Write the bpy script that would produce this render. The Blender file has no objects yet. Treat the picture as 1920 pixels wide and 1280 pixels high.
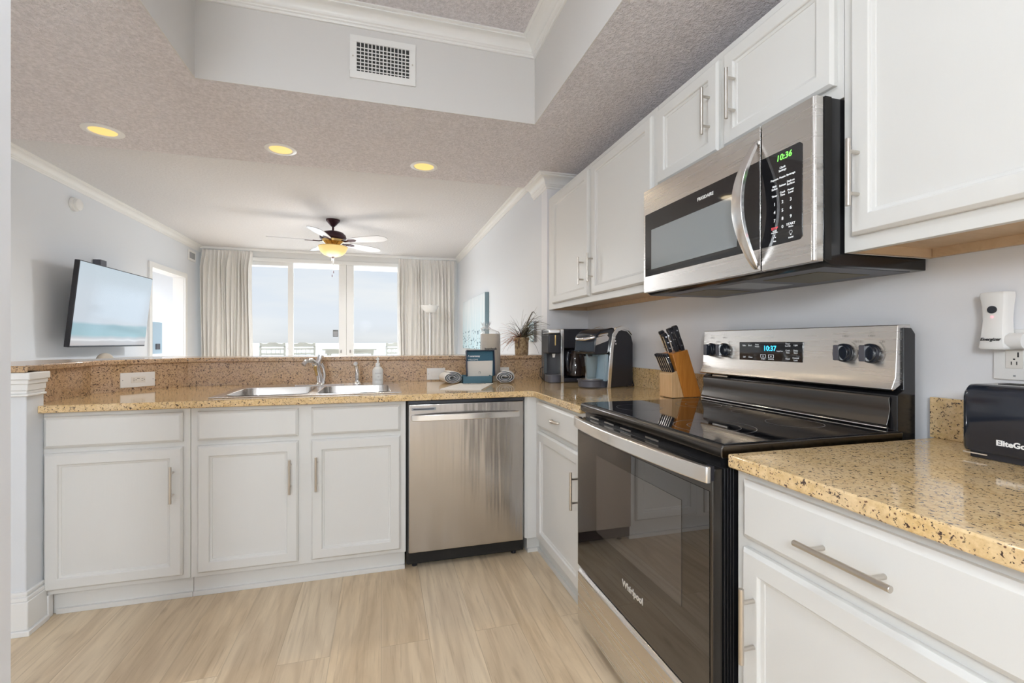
import bpy, bmesh, math, random
from mathutils import Vector, Matrix
SC = bpy.context.scene
COL = SC.collection
R = math.radians

# ------------------------------------------------------------------ camera
cd = bpy.data.cameras.new('camera'); cam = bpy.data.objects.new('camera', cd); COL.objects.link(cam)
cd.sensor_width = 36.0; cd.lens = 36*861.92/1920; cd.shift_y = 1.3/1920; cd.clip_start = 0.05; cd.clip_end = 20000
cam.location = (0, 0, 1.181); cam.rotation_euler = (R(90), 0, -0.2772)
SC.camera = cam
# ------------------------------------------------------------------ colour management
vs = SC.view_settings
vs.view_transform = 'Standard'; vs.look = 'None'; vs.exposure = 0.0; vs.gamma = 1.0; vs.use_curve_mapping = False
try:
    SC.cycles.use_denoising = True
    SC.cycles.max_bounces = 10; SC.cycles.diffuse_bounces = 6; SC.cycles.transparent_max_bounces = 12
    SC.cycles.sample_clamp_indirect = 6.0; SC.cycles.blur_glossy = 0.6
except Exception: pass
# ------------------------------------------------------------------ world: thin bright overcast
wd = bpy.data.worlds.new('world'); SC.world = wd; wd.use_nodes = True
wn, wl = wd.node_tree.nodes, wd.node_tree.links
bg = wn['Background']; bg.inputs['Strength'].default_value = 0.93
tc = wn.new('ShaderNodeTexCoord'); sep = wn.new('ShaderNodeSeparateXYZ'); wl.new(tc.outputs['Generated'], sep.inputs[0])
ramp = wn.new('ShaderNodeValToRGB'); e = ramp.color_ramp.elements
e[0].position = 0.48; e[0].color = (0.80, 0.78, 0.74, 1)
e[1].position = 0.52; e[1].color = (0.90, 0.94, 1.0, 1)
for p, c in ((0.60, (0.80, 0.87, 0.97, 1)), (0.75, (0.84, 0.90, 1.0, 1)), (1.0, (0.9, 0.93, 1.0, 1))):
    q = ramp.color_ramp.elements.new(p); q.color = c
mr = wn.new('ShaderNodeMath'); mr.operation = 'MULTIPLY_ADD'; mr.inputs[1].default_value = 0.5; mr.inputs[2].default_value = 0.5
wl.new(sep.outputs['Z'], mr.inputs[0])
ns = wn.new('ShaderNodeTexNoise'); ns.inputs['Scale'].default_value = 3.0; ns.inputs['Detail'].default_value = 5
mp = wn.new('ShaderNodeMapping'); mp.inputs['Scale'].default_value = (1, 1, 5); wl.new(tc.outputs['Generated'], mp.inputs[0]); wl.new(mp.outputs[0], ns.inputs['Vector'])
mx = wn.new('ShaderNodeMix'); mx.data_type = 'RGBA'; mx.inputs[7].default_value = (1, 1, 1, 1)
cr = wn.new('ShaderNodeMapRange'); cr.inputs[1].default_value = 0.45; cr.inputs[2].default_value = 0.7
wl.new(ns.outputs[0], cr.inputs[0]); wl.new(cr.outputs[0], mx.inputs[0]); wl.new(mr.outputs[0], ramp.inputs[0]); wl.new(ramp.outputs[0], mx.inputs[6])
# overcast skies are several times brighter overhead than at the horizon
zen = wn.new('ShaderNodeMapRange'); zen.interpolation_type = 'SMOOTHSTEP'
for i_, v_ in ((1, 0.17), (2, 0.32), (3, 1.0), (4, 10.0)): zen.inputs[i_].default_value = v_
wl.new(sep.outputs['Z'], zen.inputs[0])
vm = wn.new('ShaderNodeVectorMath'); vm.operation = 'SCALE'; wl.new(mx.outputs[2], vm.inputs[0]); wl.new(zen.outputs[0], vm.inputs[3])
wl.new(vm.outputs[0], bg.inputs['Color'])

# ------------------------------------------------------------------ materials
MATS = {}
def mat(name, col=(0.8, 0.8, 0.8), rough=0.5, metal=0.0, spec=0.5, coat=0.0, emit=None, es=0.0, trans=0.0, ior=1.45, alpha=1.0, aniso=0.0):
    m = bpy.data.materials.new(name); m.use_nodes = True
    b = m.node_tree.nodes['Principled BSDF']
    b.inputs['Base Color'].default_value = (*col, 1); b.inputs['Roughness'].default_value = rough
    b.inputs['Metallic'].default_value = metal; b.inputs['Specular IOR Level'].default_value = spec
    b.inputs['Coat Weight'].default_value = coat; b.inputs['Coat Roughness'].default_value = 0.04
    b.inputs['Transmission Weight'].default_value = trans; b.inputs['IOR'].default_value = ior
    b.inputs['Alpha'].default_value = alpha; b.inputs['Anisotropic'].default_value = aniso
    if emit: b.inputs['Emission Color'].default_value = (*emit, 1); b.inputs['Emission Strength'].default_value = es
    MATS[name] = m
    return m
def nodes(m): return m.node_tree.nodes, m.node_tree.links, m.node_tree.nodes['Principled BSDF']
def coords(m, scale=(1, 1, 1), rot=(0, 0, 0), kind='Object'):
    n, l, b = nodes(m); t = n.new('ShaderNodeTexCoord'); p = n.new('ShaderNodeMapping')
    p.inputs['Scale'].default_value = scale; p.inputs['Rotation'].default_value = rot
    g = n.new('ShaderNodeNewGeometry')
    l.new(g.outputs['Position'] if kind == 'World' else t.outputs[kind], p.inputs[0]); return p.outputs[0]
def noise(m, vec, scale, detail=4, rough=0.55, dist=0.0):
    n, l, b = nodes(m); x = n.new('ShaderNodeTexNoise'); x.inputs['Scale'].default_value = scale
    x.inputs['Detail'].default_value = detail; x.inputs['Roughness'].default_value = rough; x.inputs['Distortion'].default_value = dist
    l.new(vec, x.inputs['Vector']); return x.outputs[0]
def mix(m, fac, a, b_):
    n, l, _ = nodes(m); x = n.new('ShaderNodeMix'); x.data_type = 'RGBA'
    for v, i in ((fac, 0), (a, 6), (b_, 7)):
        if isinstance(v, (int, float)): x.inputs[i].default_value = v
        elif isinstance(v, tuple): x.inputs[i].default_value = (*v, 1)
        else: l.new(v, x.inputs[i])
    return x.outputs[2]
def rmap(m, v, a, b_, c=0.0, d=1.0):
    n, l, _ = nodes(m); x = n.new('ShaderNodeMapRange')
    for i, q in ((1, a), (2, b_), (3, c), (4, d)): x.inputs[i].default_value = q
    l.new(v, x.inputs[0]); return x.outputs[0]
def bump(m, h, strength, dist=0.002):
    n, l, b = nodes(m); x = n.new('ShaderNodeBump'); x.inputs['Strength'].default_value = strength; x.inputs['Distance'].default_value = dist
    l.new(h, x.inputs['Height']); l.new(x.outputs[0], b.inputs['Normal'])
def setc(m, c): n, l, b = nodes(m); l.new(c, b.inputs['Base Color'])
def setr(m, c): n, l, b = nodes(m); l.new(c, b.inputs['Roughness'])

# painted cabinet fronts with a faint brushed grain
m = mat('cabinet_paint', (0.71, 0.705, 0.685), 0.38, spec=0.4)
v = coords(m, (60, 60, 5)); h = noise(m, v, 2.2, 4); bump(m, h, 0.10, 0.002)
# kitchen and living walls
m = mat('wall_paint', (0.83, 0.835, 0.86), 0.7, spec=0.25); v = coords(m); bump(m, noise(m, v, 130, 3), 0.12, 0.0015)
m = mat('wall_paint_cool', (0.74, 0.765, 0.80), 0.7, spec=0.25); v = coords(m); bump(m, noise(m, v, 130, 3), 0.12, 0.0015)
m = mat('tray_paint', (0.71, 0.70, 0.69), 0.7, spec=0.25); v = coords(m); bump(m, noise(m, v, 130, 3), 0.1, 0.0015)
mat('trim_paint', (0.84, 0.84, 0.83), 0.32, spec=0.5)
# popcorn ceilings
def popcorn(name, col, sc, st, dark):
    m = mat(name, col, 0.9, spec=0.1); v = coords(m)
    n1 = noise(m, v, sc, 3, 0.65); a = rmap(m, n1, 0.34, 0.66)
    setc(m, mix(m, a, tuple(x*dark for x in col), col)); bump(m, a, st, 0.006)
popcorn('popcorn_ceiling', (0.84, 0.81, 0.84), 62, 0.9, 0.80)
popcorn('popcorn_ceiling_pale', (0.74, 0.74, 0.76), 50, 0.35, 0.95)
# granite
def granite(name, c1, c2, c3, rough, sp=0.585):
    m = mat(name, c1, rough, spec=0.6, coat=0.35); v = coords(m)
    n1 = noise(m, v, 70, 5, 0.7); n2 = noise(m, v, 130, 3, 0.65, 0.6); n3 = noise(m, v, 9, 3)
    n, l, b = nodes(m)
    vo = n.new('ShaderNodeTexVoronoi'); vo.inputs['Scale'].default_value = 105; l.new(v, vo.inputs['Vector'])
    c = mix(m, rmap(m, n1, 0.35, 0.65), c1, c2)
    c = mix(m, rmap(m, n3, 0.3, 0.75, 0.0, 0.55), c, c3)
    c = mix(m, rmap(m, n2, sp, sp+0.05), c, (0.06, 0.035, 0.03))
    c = mix(m, rmap(m, vo.outputs['Distance'], 0.22, 0.14), c, (0.17, 0.085, 0.05))
    setc(m, c)
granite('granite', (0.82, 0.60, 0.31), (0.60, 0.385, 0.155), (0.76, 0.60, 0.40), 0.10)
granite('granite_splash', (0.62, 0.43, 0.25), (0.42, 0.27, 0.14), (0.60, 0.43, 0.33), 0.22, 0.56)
# oak plank floor, boards run away from the camera
m = mat('oak_planks', (0.5, 0.4, 0.3), 0.36, spec=0.45)
n, l, b = nodes(m)
v = coords(m, (1, 1, 1), (0, 0, R(90)))
br = n.new('ShaderNodeTexBrick'); br.offset = 0.37; br.offset_frequency = 2
br.inputs['Scale'].default_value = 1.0; br.inputs['Brick Width'].default_value = 1.35; br.inputs['Row Height'].default_value = 0.185
br.inputs['Mortar Size'].default_value = 0.0012; br.inputs['Color1'].default_value = (0.0, 0.0, 0.0, 1); br.inputs['Color2'].default_value = (1, 1, 1, 1)
br.inputs['Mortar'].default_value = (0.5, 0.5, 0.5, 1); l.new(v, br.inputs['Vector'])
# shift the grain per board
va = n.new('ShaderNodeVectorMath'); va.operation = 'MULTIPLY_ADD'; va.inputs[1].default_value = (7, 3, 11)
l.new(br.outputs['Color'], va.inputs[0]); gv = coords(m, (4.5, 0.8, 1)); l.new(gv, va.inputs[2])
g1 = noise(m, va.outputs[0], 1.5, 6, 0.62, 0.9); 
gv2 = coords(m, (120, 4, 1)); va2 = n.new('ShaderNodeVectorMath'); va2.operation = 'MULTIPLY_ADD'; va2.inputs[1].default_value = (9, 5, 2)
l.new(br.outputs['Color'], va2.inputs[0]); l.new(gv2, va2.inputs[2]); g2 = noise(m, va2.outputs[0], 1.0, 5, 0.6, 0.4)
wv = n.new('ShaderNodeTexWave'); wv.inputs['Scale'].default_value = 0.9; wv.inputs['Distortion'].default_value = 13; wv.inputs['Detail'].default_value = 3
wv.inputs['Detail Scale'].default_value = 0.8
l.new(va.outputs[0], wv.inputs['Vector'])
c = mix(m, rmap(m, g1, 0.3, 0.7), (0.80, 0.64, 0.44), (0.52, 0.38, 0.235))
c = mix(m, rmap(m, br.outputs['Color'], 0.0, 1.0, 0.0, 0.50), c, (0.82, 0.71, 0.55))
c = mix(m, rmap(m, wv.outputs['Fac'], 0.6, 1.0, 0.0, 0.10), c, (0.30, 0.20, 0.12))
va3 = n.new('ShaderNodeVectorMath'); va3.operation = 'MULTIPLY_ADD'; va3.inputs[1].default_value = (13, 7, 5)
l.new(br.outputs['Color'], va3.inputs[0]); l.new(coords(m, (5.0, 0.75, 1)), va3.inputs[2]); rg = noise(m, va3.outputs[0], 0.9, 1.5, 0.4, 0.3)
sn = n.new('ShaderNodeMath'); sn.operation = 'MULTIPLY'; sn.inputs[1].default_value = 60; l.new(rg, sn.inputs[0])
sn2 = n.new('ShaderNodeMath'); sn2.operation = 'SINE'; l.new(sn.outputs[0], sn2.inputs[0])
c = mix(m, rmap(m, sn2.outputs[0], 0.2, 1.0, 0.0, 0.20), c, (0.36, 0.24, 0.14))
c = mix(m, rmap(m, g2, 0.54, 0.72, 0.0, 0.42), c, (0.34, 0.23, 0.14))
kn = noise(m, coords(m, (5.5, 2.2, 1)), 1.3, 2, 0.4); c = mix(m, rmap(m, kn, 0.70, 0.78, 0.0, 0.6), c, (0.22, 0.13, 0.075))
mf = n.new('ShaderNodeMath'); mf.operation = 'MULTIPLY'; mf.inputs[1].default_value = 0.45; l.new(br.outputs['Fac'], mf.inputs[0])
c = mix(m, mf.outputs[0], c, (0.30, 0.215, 0.14)); setc(m, c)
bump(m, rmap(m, g2, 0.3, 0.7), 0.10, 0.001); setr(m, rmap(m, g1, 0, 1, 0.28, 0.46))
# metals
def steel(name, col, rough, sc, amt=0.06):
    m = mat(name, col, rough, metal=1.0); v = coords(m, sc); h = noise(m, v, 1.0, 3)
    if amt > 0.05: bump(m, h, 1.0, 0.006)
    setr(m, rmap(m, h, 0.3, 0.7, rough-0.006, rough+0.008))
steel('stainless', (0.72, 0.695, 0.67), 0.27, (3, 3, 140), 0.012)
steel('stainless_upright', (0.52, 0.50, 0.485), 0.22, (9, 9, 0.5), 0.10)
steel('stainless_light', (0.84, 0.83, 0.82), 0.24, (4, 4, 700), 0.01)
mat('nickel', (0.62, 0.58, 0.53), 0.28, metal=1.0)
mat('chrome', (0.86, 0.86, 0.88), 0.06, metal=1.0)
steel('black_steel', (0.11, 0.103, 0.098), 0.24, (3, 500, 500), 0.0)
mat('sink_steel', (0.72, 0.70, 0.68), 0.22, metal=1.0)
mat('brass_amber', (0.75, 0.52, 0.22), 0.2, metal=1.0)
mat('black_glass', (0.010, 0.010, 0.012), 0.035, spec=0.9)
mat('oven_glass', (0.014, 0.010, 0.009), 0.01, spec=0.85, ior=1.7)
mat('oven_window', (0.060, 0.050, 0.044), 0.02, spec=0.85, ior=1.7)
mat('microwave_window', (0.26, 0.29, 0.31), 0.06, spec=0.9, ior=1.7)
mat('black_enamel', (0.012, 0.012, 0.014), 0.16, spec=0.6)
mat('black_plastic', (0.020, 0.020, 0.026), 0.30, spec=0.5)
mat('black_gloss', (0.018, 0.022, 0.032), 0.07, spec=0.7)
mat('black_matte', (0.018, 0.017, 0.016), 0.6, spec=0.3)
mat('dark_grey', (0.10, 0.10, 0.12), 0.4)
mat('grey_plastic', (0.33, 0.34, 0.36), 0.35)
mat('white_plastic', (0.83, 0.825, 0.81), 0.30)
mat('cream_plastic', (0.78, 0.75, 0.70), 0.35)
mat('white_print', (0.85, 0.86, 0.88), 0.5, emit=(0.8, 0.85, 0.9), es=0.25)
mat('white_letter', (0.9, 0.9, 0.9), 0.5)
mat('silver_letter', (0.85, 0.84, 0.82), 0.3, metal=0.6)
mat('black_letter', (0.03, 0.03, 0.03), 0.6)
mat('grey_letter', (0.35, 0.33, 0.32), 0.6)
mat('red_print', (0.8, 0.08, 0.1), 0.5, emit=(1, 0.12, 0.15), es=0.5)
mat('green_display', (0.1, 0.5, 0.1), 0.5, emit=(0.28, 1.0, 0.12), es=1.1)
mat('blue_display', (0.05, 0.4, 0.7), 0.5, emit=(0.05, 0.62, 1.0), es=1.4)
mat('red_lamp', (0.9, 0.3, 0.3), 0.4, emit=(1, 0.25, 0.3), es=1.5)
mat('burner_mark', (0.22, 0.22, 0.23), 0.3)
# woods
def wood(name, c1, c2, sc, rough=0.4):
    m = mat(name, c1, rough); v = coords(m, sc); g = noise(m, v, 1.5, 5, 0.6, 1.5); setc(m, mix(m, rmap(m, g, 0.3, 0.7), c1, c2))
wood('raw_maple', (0.66, 0.49, 0.32), (0.58, 0.41, 0.25), (3, 14, 14), 0.6)
wood('block_pale', (0.68, 0.45, 0.24), (0.56, 0.34, 0.16), (60, 60, 4))
wood('block_orange', (0.58, 0.235, 0.045), (0.44, 0.155, 0.025), (50, 50, 4), 0.3)
# soft goods etc
m = mat('drape', (0.88, 0.86, 0.83), 0.85, spec=0.1); v = coords(m); bump(m, noise(m, v, 400, 2), 0.1, 0.001)
m = mat('towel', (0.80, 0.79, 0.78), 0.9, spec=0.1); v = coords(m); bump(m, noise(m, v, 500, 2), 0.6, 0.002)
mat('towel_edge', (0.06, 0.07, 0.09), 0.9)
mat('paper', (0.78, 0.73, 0.66), 0.8, spec=0.15)
mat('paper_white', (0.80, 0.78, 0.75), 0.7, spec=0.15)
mat('kraft_roll', (0.56, 0.50, 0.42), 0.85, spec=0.1)
mat('teal_card', (0.035, 0.125, 0.185), 0.45)
mat('teal_light', (0.07, 0.16, 0.21), 0.4)
mat('navy_card', (0.015, 0.03, 0.07), 0.45)
m = mat('clear_film', (1, 1, 1), 0.12, trans=1.0, ior=1.15, alpha=0.45)
m = mat('pot_glaze', (0.42, 0.28, 0.13), 0.45); v = coords(m); setc(m, mix(m, rmap(m, noise(m, v, 45, 4, 0.7), 0.38, 0.62), (0.16, 0.09, 0.045), (0.48, 0.36, 0.20)))
mat('leaf_olive', (0.16, 0.13, 0.055), 0.6); mat('leaf_rust', (0.40, 0.17, 0.08), 0.6); mat('leaf_dark', (0.075, 0.055, 0.045), 0.6)
mat('bronze', (0.055, 0.022, 0.028), 0.35, metal=0.5)
mat('fan_blade', (0.72, 0.72, 0.74), 0.25, spec=0.7)
mat('lamp_warm', (0.25, 0.2, 0.1), 0.5, emit=(1.0, 0.70, 0.21), es=0.97)
mat('bowl_glass', (0.22, 0.17, 0.08), 0.4, emit=(1.0, 0.72, 0.27), es=0.80)
mat('fill_lamp_neutral', (1, 1, 1), 0.5, emit=(0.9, 0.95, 1.0), es=3.0)  # emissive shades of the two added ceiling fill lamps
mat('fill_lamp_globe', (1, 1, 1), 0.5, emit=(0.88, 0.95, 1.0), es=68.0)  # strong emission for the added fill globe behind the camera
mat('sticker_grey', (0.12, 0.13, 0.13), 0.6)
mat('frosted_white', (0.88, 0.88, 0.88), 0.35, spec=0.5)
mat('vent_dark', (0.05, 0.05, 0.05), 0.8)
mat('mesh_filter', (0.20, 0.17, 0.11), 0.5, metal=0.8)
mat('sea', (0.12, 0.17, 0.20), 0.5); mat('sand', (0.8, 0.76, 0.7), 0.9)
mat('outdoor_white', (0.78, 0.77, 0.75), 0.6); mat('outdoor_cream', (0.56, 0.545, 0.49), 0.6)
mat('concrete', (0.45, 0.44, 0.42), 0.8)
mat('stone', (0.46, 0.40, 0.33), 0.8)
mat('appliance_blue', (0.34, 0.45, 0.52), 0.4)
mat('soap', (0.80, 0.80, 0.78), 0.35); mat('soap_label', (0.70, 0.72, 0.70), 0.5)
mat('coffee_glass', (0.03, 0.02, 0.018), 0.04, spec=0.9)
m = mat('clear_tank', (0.75, 0.82, 0.85), 0.05, trans=0.9, ior=1.2)
# canvas: pale sea with small dark fish
m = mat('canvas_print', (0.6, 0.75, 0.8), 0.6); n, l, b = nodes(m); v = coords(m, kind='World')
sp = n.new('ShaderNodeSeparateXYZ'); l.new(v, sp.inputs[0])
c = mix(m, rmap(m, sp.outputs['Z'], 1.1, 1.7), (0.50, 0.70, 0.78), (0.66, 0.72, 0.76))
c = mix(m, rmap(m, noise(m, coords(m, (1, 9, 0.7), kind='World'), 2.0, 4), 0.45, 0.7, 0, 0.7), c, (0.80, 0.82, 0.84))
f1 = noise(m, coords(m, (1, 8, 22), kind='World'), 1.6, 2, 0.4)
mm = n.new('ShaderNodeMath'); mm.operation = 'MULTIPLY'; l.new(rmap(m, f1, 0.60, 0.63), mm.inputs[0]); l.new(rmap(m, sp.outputs['Z'], 1.36, 1.32), mm.inputs[1])
c = mix(m, mm.outputs[0], c, (0.08, 0.16, 0.22)); setc(m, c)
mat('canvas_side', (0.20, 0.29, 0.33), 0.6)
# television: sand, sea and sky bands painted as emission under gloss
m = mat('screen_glow_bands', (0.02, 0.02, 0.02), 0.10, spec=0.35); n, l, b = nodes(m); v = coords(m, kind='World')
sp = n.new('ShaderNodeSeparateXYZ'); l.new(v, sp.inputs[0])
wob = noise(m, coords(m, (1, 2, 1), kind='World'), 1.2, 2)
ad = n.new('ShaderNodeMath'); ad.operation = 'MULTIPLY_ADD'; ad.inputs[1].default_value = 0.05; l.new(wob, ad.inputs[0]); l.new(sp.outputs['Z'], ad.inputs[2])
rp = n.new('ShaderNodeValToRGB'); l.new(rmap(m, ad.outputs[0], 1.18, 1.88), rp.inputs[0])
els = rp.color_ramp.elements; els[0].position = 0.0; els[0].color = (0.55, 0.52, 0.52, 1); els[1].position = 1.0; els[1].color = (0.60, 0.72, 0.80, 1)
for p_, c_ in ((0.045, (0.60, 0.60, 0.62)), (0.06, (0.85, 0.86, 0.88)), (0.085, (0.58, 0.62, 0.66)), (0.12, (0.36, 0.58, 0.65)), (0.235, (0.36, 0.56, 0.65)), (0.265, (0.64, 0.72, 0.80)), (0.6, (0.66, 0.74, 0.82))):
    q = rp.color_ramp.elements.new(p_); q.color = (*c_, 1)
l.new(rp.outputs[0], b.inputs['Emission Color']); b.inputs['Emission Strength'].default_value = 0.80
# thin window glass
m = bpy.data.materials.new('window_glass'); m.use_nodes = True; MATS['window_glass'] = m
n, l = m.node_tree.nodes, m.node_tree.links; n.remove(n['Principled BSDF']); out = n['Material Output']
tr = n.new('ShaderNodeBsdfTransparent'); tr.inputs[0].default_value = (0.97, 0.985, 0.99, 1); gl = n.new('ShaderNodeBsdfGlossy'); gl.inputs['Roughness'].default_value = 0.01
fr = n.new('ShaderNodeFresnel'); fr.inputs[0].default_value = 1.05; ms = n.new('ShaderNodeMixShader')
l.new(fr.outputs[0], ms.inputs[0]); l.new(tr.outputs[0], ms.inputs[1]); l.new(gl.outputs[0], ms.inputs[2]); l.new(ms.outputs[0], out.inputs[0])
# clear film (plastic bag)
m = bpy.data.materials.new('bag_film'); m.use_nodes = True; MATS['bag_film'] = m
n, l = m.node_tree.nodes, m.node_tree.links; n.remove(n['Principled BSDF']); out = n['Material Output']
tr = n.new('ShaderNodeBsdfTransparent'); gl = n.new('ShaderNodeBsdfDiffuse'); gl.inputs[0].default_value = (0.85, 0.86, 0.9, 1)
g2_ = n.new('ShaderNodeBsdfGlossy'); g2_.inputs['Roughness'].default_value = 0.15
lw = n.new('ShaderNodeLayerWeight'); lw.inputs[0].default_value = 0.35
ms = n.new('ShaderNodeMixShader'); ms.inputs[0].default_value = 0.4; ms2 = n.new('ShaderNodeMixShader')
l.new(gl.outputs[0], ms.inputs[1]); l.new(g2_.outputs[0], ms.inputs[2]); l.new(lw.outputs['Facing'], ms2.inputs[0])
l.new(tr.outputs[0], ms2.inputs[1]); l.new(ms.outputs[0], ms2.inputs[2]); l.new(ms2.outputs[0], out.inputs[0])

# ------------------------------------------------------------------ mesh helpers
ORG = {}
def origin(o): return ORG.get(o.name, Vector((0, 0, 0)))
class MB:
    def __init__(s): s.bm = bmesh.new()
    def face(s, pts):
        vs_ = [s.bm.verts.new(p) for p in pts]
        try: s.bm.faces.new(vs_)
        except ValueError: pass
        return s
    def box(s, x0, x1, y0, y1, z0, z1):
        return s.prism([(x0, y0), (x1, y0), (x1, y1), (x0, y1)], z0, z1)
    def prism(s, pts, a, b, axis='z'):
        def P(p, t):
            if axis == 'z': return (p[0], p[1], t)
            if axis == 'y': return (p[0], t, p[1])
            return (t, p[0], p[1])
        A = [s.bm.verts.new(P(p, a)) for p in pts]; B = [s.bm.verts.new(P(p, b)) for p in pts]
        n_ = len(pts); s.bm.faces.new(A[::-1]); s.bm.faces.new(B)
        for i in range(n_): s.bm.faces.new((A[i], A[(i+1) % n_], B[(i+1) % n_], B[i]))
        return s
    def rings(s, rings_, close_ends=True, closed=True):
        V = [[s.bm.verts.new(p) for p in r] for r in rings_]
        for a, b in zip(V, V[1:]):
            n_ = len(a); rng = range(n_) if closed else range(n_-1)
            for i in rng:
                j = (i+1) % n_
                try: s.bm.faces.new((a[i], a[j], b[j], b[i]))
                except ValueError: pass
        if close_ends:
            s.bm.faces.new(V[0][::-1]); s.bm.faces.new(V[-1])
        return s
    def lathe(s, prof, c=(0, 0, 0), seg=28, ax='z', caps=True):
        rs = []
        for r_, h_ in prof:
            ring = []
            for i in range(seg):
                t = 2*math.pi*i/seg; a, b = max(r_, 1e-4)*math.cos(t), max(r_, 1e-4)*math.sin(t)
                p = {'z': (a, b, h_), 'x': (h_, a, b), 'y': (a, h_, b)}[ax]
                ring.append((c[0]+p[0], c[1]+p[1], c[2]+p[2]))
            rs.append(ring)
        return s.rings(rs, caps)
    def tube(s, path, r_, seg=10, flat=1.0):
        path = [Vector(p) for p in path]; rs = []
        rad = r_ if isinstance(r_, (list, tuple)) else [r_]*len(path)
        up = None
        for i, p in enumerate(path):
            d = (path[min(i+1, len(path)-1)]-path[max(i-1, 0)]).normalized()
            if up is None:
                up = Vector((0, 0, 1)) if abs(d.z) < 0.9 else Vector((1, 0, 0))
            sd = d.cross(up); sd.normalize(); up = sd.cross(d).normalized()
            rs.append([tuple(p+sd*math.cos(2*math.pi*k/seg)*rad[i]+up*math.sin(2*math.pi*k/seg)*rad[i]*flat) for k in range(seg)])
        return s.rings(rs)
    def cyl(s, p0, p1, r_, seg=16): return s.tube([p0, p1], r_, seg)
    def xf(s, M_): bmesh.ops.transform(s.bm, matrix=M_, verts=s.bm.verts); return s
    def build(s, name, mt, parent=None, bevel=0.0, smooth=True, seg=2, ang=38):
        bmesh.ops.recalc_face_normals(s.bm, faces=s.bm.faces)
        me = bpy.data.meshes.new(name); s.bm.to_mesh(me); s.bm.free()
        me.materials.append(MATS[mt])
        return link(name, me, parent, bevel, smooth, seg, ang)
def link(name, me, parent=None, bevel=0.0, smooth=True, seg=2, ang=38):
    o = bpy.data.objects.new(name, me); COL.objects.link(o)
    if smooth:
        me.polygons.foreach_set('use_smooth', [True]*len(me.polygons))
        me.set_sharp_from_angle(angle=R(ang))
    if bevel:
        md = o.modifiers.new('bevel', 'BEVEL'); md.width = bevel; md.segments = seg; md.limit_method = 'ANGLE'; md.angle_limit = R(40)
    if parent is not None:
        o.parent = parent; o.location = -origin(parent)
        ORG[o.name] = Vector((0, 0, 0))
    return o
def thing(name, loc, label, cat, group=None):
    o = bpy.data.objects.new(name, None); COL.objects.link(o); o.location = loc; o.empty_display_size = 0.05
    ORG[o.name] = Vector(loc); o['label'] = label; o['category'] = cat
    if group: o['group'] = group
    return o
def tag(o, label, cat, group=None, kind=None):
    o['label'] = label; o['category'] = cat
    if group: o['group'] = group
    if kind: o['kind'] = kind
    return o
def st(o): o['kind'] = 'structure'; return o
def copy_tree(o, parent=None):
    c_ = o.copy(); COL.objects.link(c_)
    if parent is not None: c_.parent = parent
    for ch in list(o.children): copy_tree(ch, c_)
    return c_
def text(name, body, size, mt, parent, org, xd, up, ext=0.0004, align='CENTER', shear=0.0, bold=0.0, sx=1.0):
    cu = bpy.data.curves.new('t', 'FONT'); cu.body = body; cu.size = size; cu.align_x = align; cu.align_y = 'CENTER'
    cu.extrude = ext; cu.shear = shear; cu.offset = bold; cu.resolution_u = 3
    t = bpy.data.objects.new('t', cu); COL.objects.link(t)
    bpy.context.view_layer.update()
    dg = bpy.context.evaluated_depsgraph_get(); me = bpy.data.meshes.new_from_object(t.evaluated_get(dg))
    bpy.data.objects.remove(t); bpy.data.curves.remove(cu)
    xd = Vector(xd).normalized(); up = Vector(up).normalized(); nz = xd.cross(up)
    M_ = Matrix((( xd.x*sx, up.x, nz.x, org[0]), (xd.y*sx, up.y, nz.y, org[1]), (xd.z*sx, up.z, nz.z, org[2]), (0, 0, 0, 1)))
    me.transform(M_); me.materials.clear(); me.materials.append(MATS[mt]); me.name = name
    return link(name, me, parent, smooth=False)
def texts(name, items, mt, parent, xd, up, **kw):
    """each printed word is a part of its own"""
    for body, size, org in items: text(name, body, size, mt, parent, org, xd, up, **kw)

# ================================================================== SETTING
XW, YB = 1.51, 3.20            # range wall, back wall of the kitchen
XL, XR, YW = -2.42, 1.18, 7.35   # living room left wall, right wall, window wall
ZS, ZL, ZT = 2.41, 2.50, 2.845   # soffit, living ceiling, tray ceiling
st(MB().box(-4.2, 1.9, -2.7, 7.5, -0.05, 0).build('floor', 'oak_planks', smooth=False))
st(MB().box(XW, XW+0.12, -2.7, YB+0.12, 0, ZS).build('wall_right', 'wall_paint', smooth=False))
st(MB().box(XR, XW, YB, YB+0.12, 0, ZS).build('wall_back', 'wall_paint', smooth=False))
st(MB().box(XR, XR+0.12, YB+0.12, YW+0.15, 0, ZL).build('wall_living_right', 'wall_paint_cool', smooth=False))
# left living wall with the doorway hole
b = MB()
b.box(XL-0.12, XL, -2.7, 5.90, 0, ZL).box(XL-0.12, XL, 6.78, YW+0.15, 0, ZL).box(XL-0.12, XL, 5.90, 6.78, 2.0, ZL)
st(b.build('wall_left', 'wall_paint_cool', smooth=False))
# room beyond the doorway
b = MB(); b.box(-4.3, XL-0.12, 8.5, 8.6, 0, ZL).box(-4.3, XL-0.12, 4.8, 4.9, 0, ZL)
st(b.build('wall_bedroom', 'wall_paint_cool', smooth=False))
st(MB().box(-4.3, XL-0.12, 4.8, 8.6, ZL, ZL+0.1).build('ceiling_bedroom', 'popcorn_ceiling_pale', smooth=False))
st(MB().box(-4.3, -2.54, 7.5, 8.6, -0.05, 0).build('floor_bedroom', 'oak_planks', smooth=False))
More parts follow.
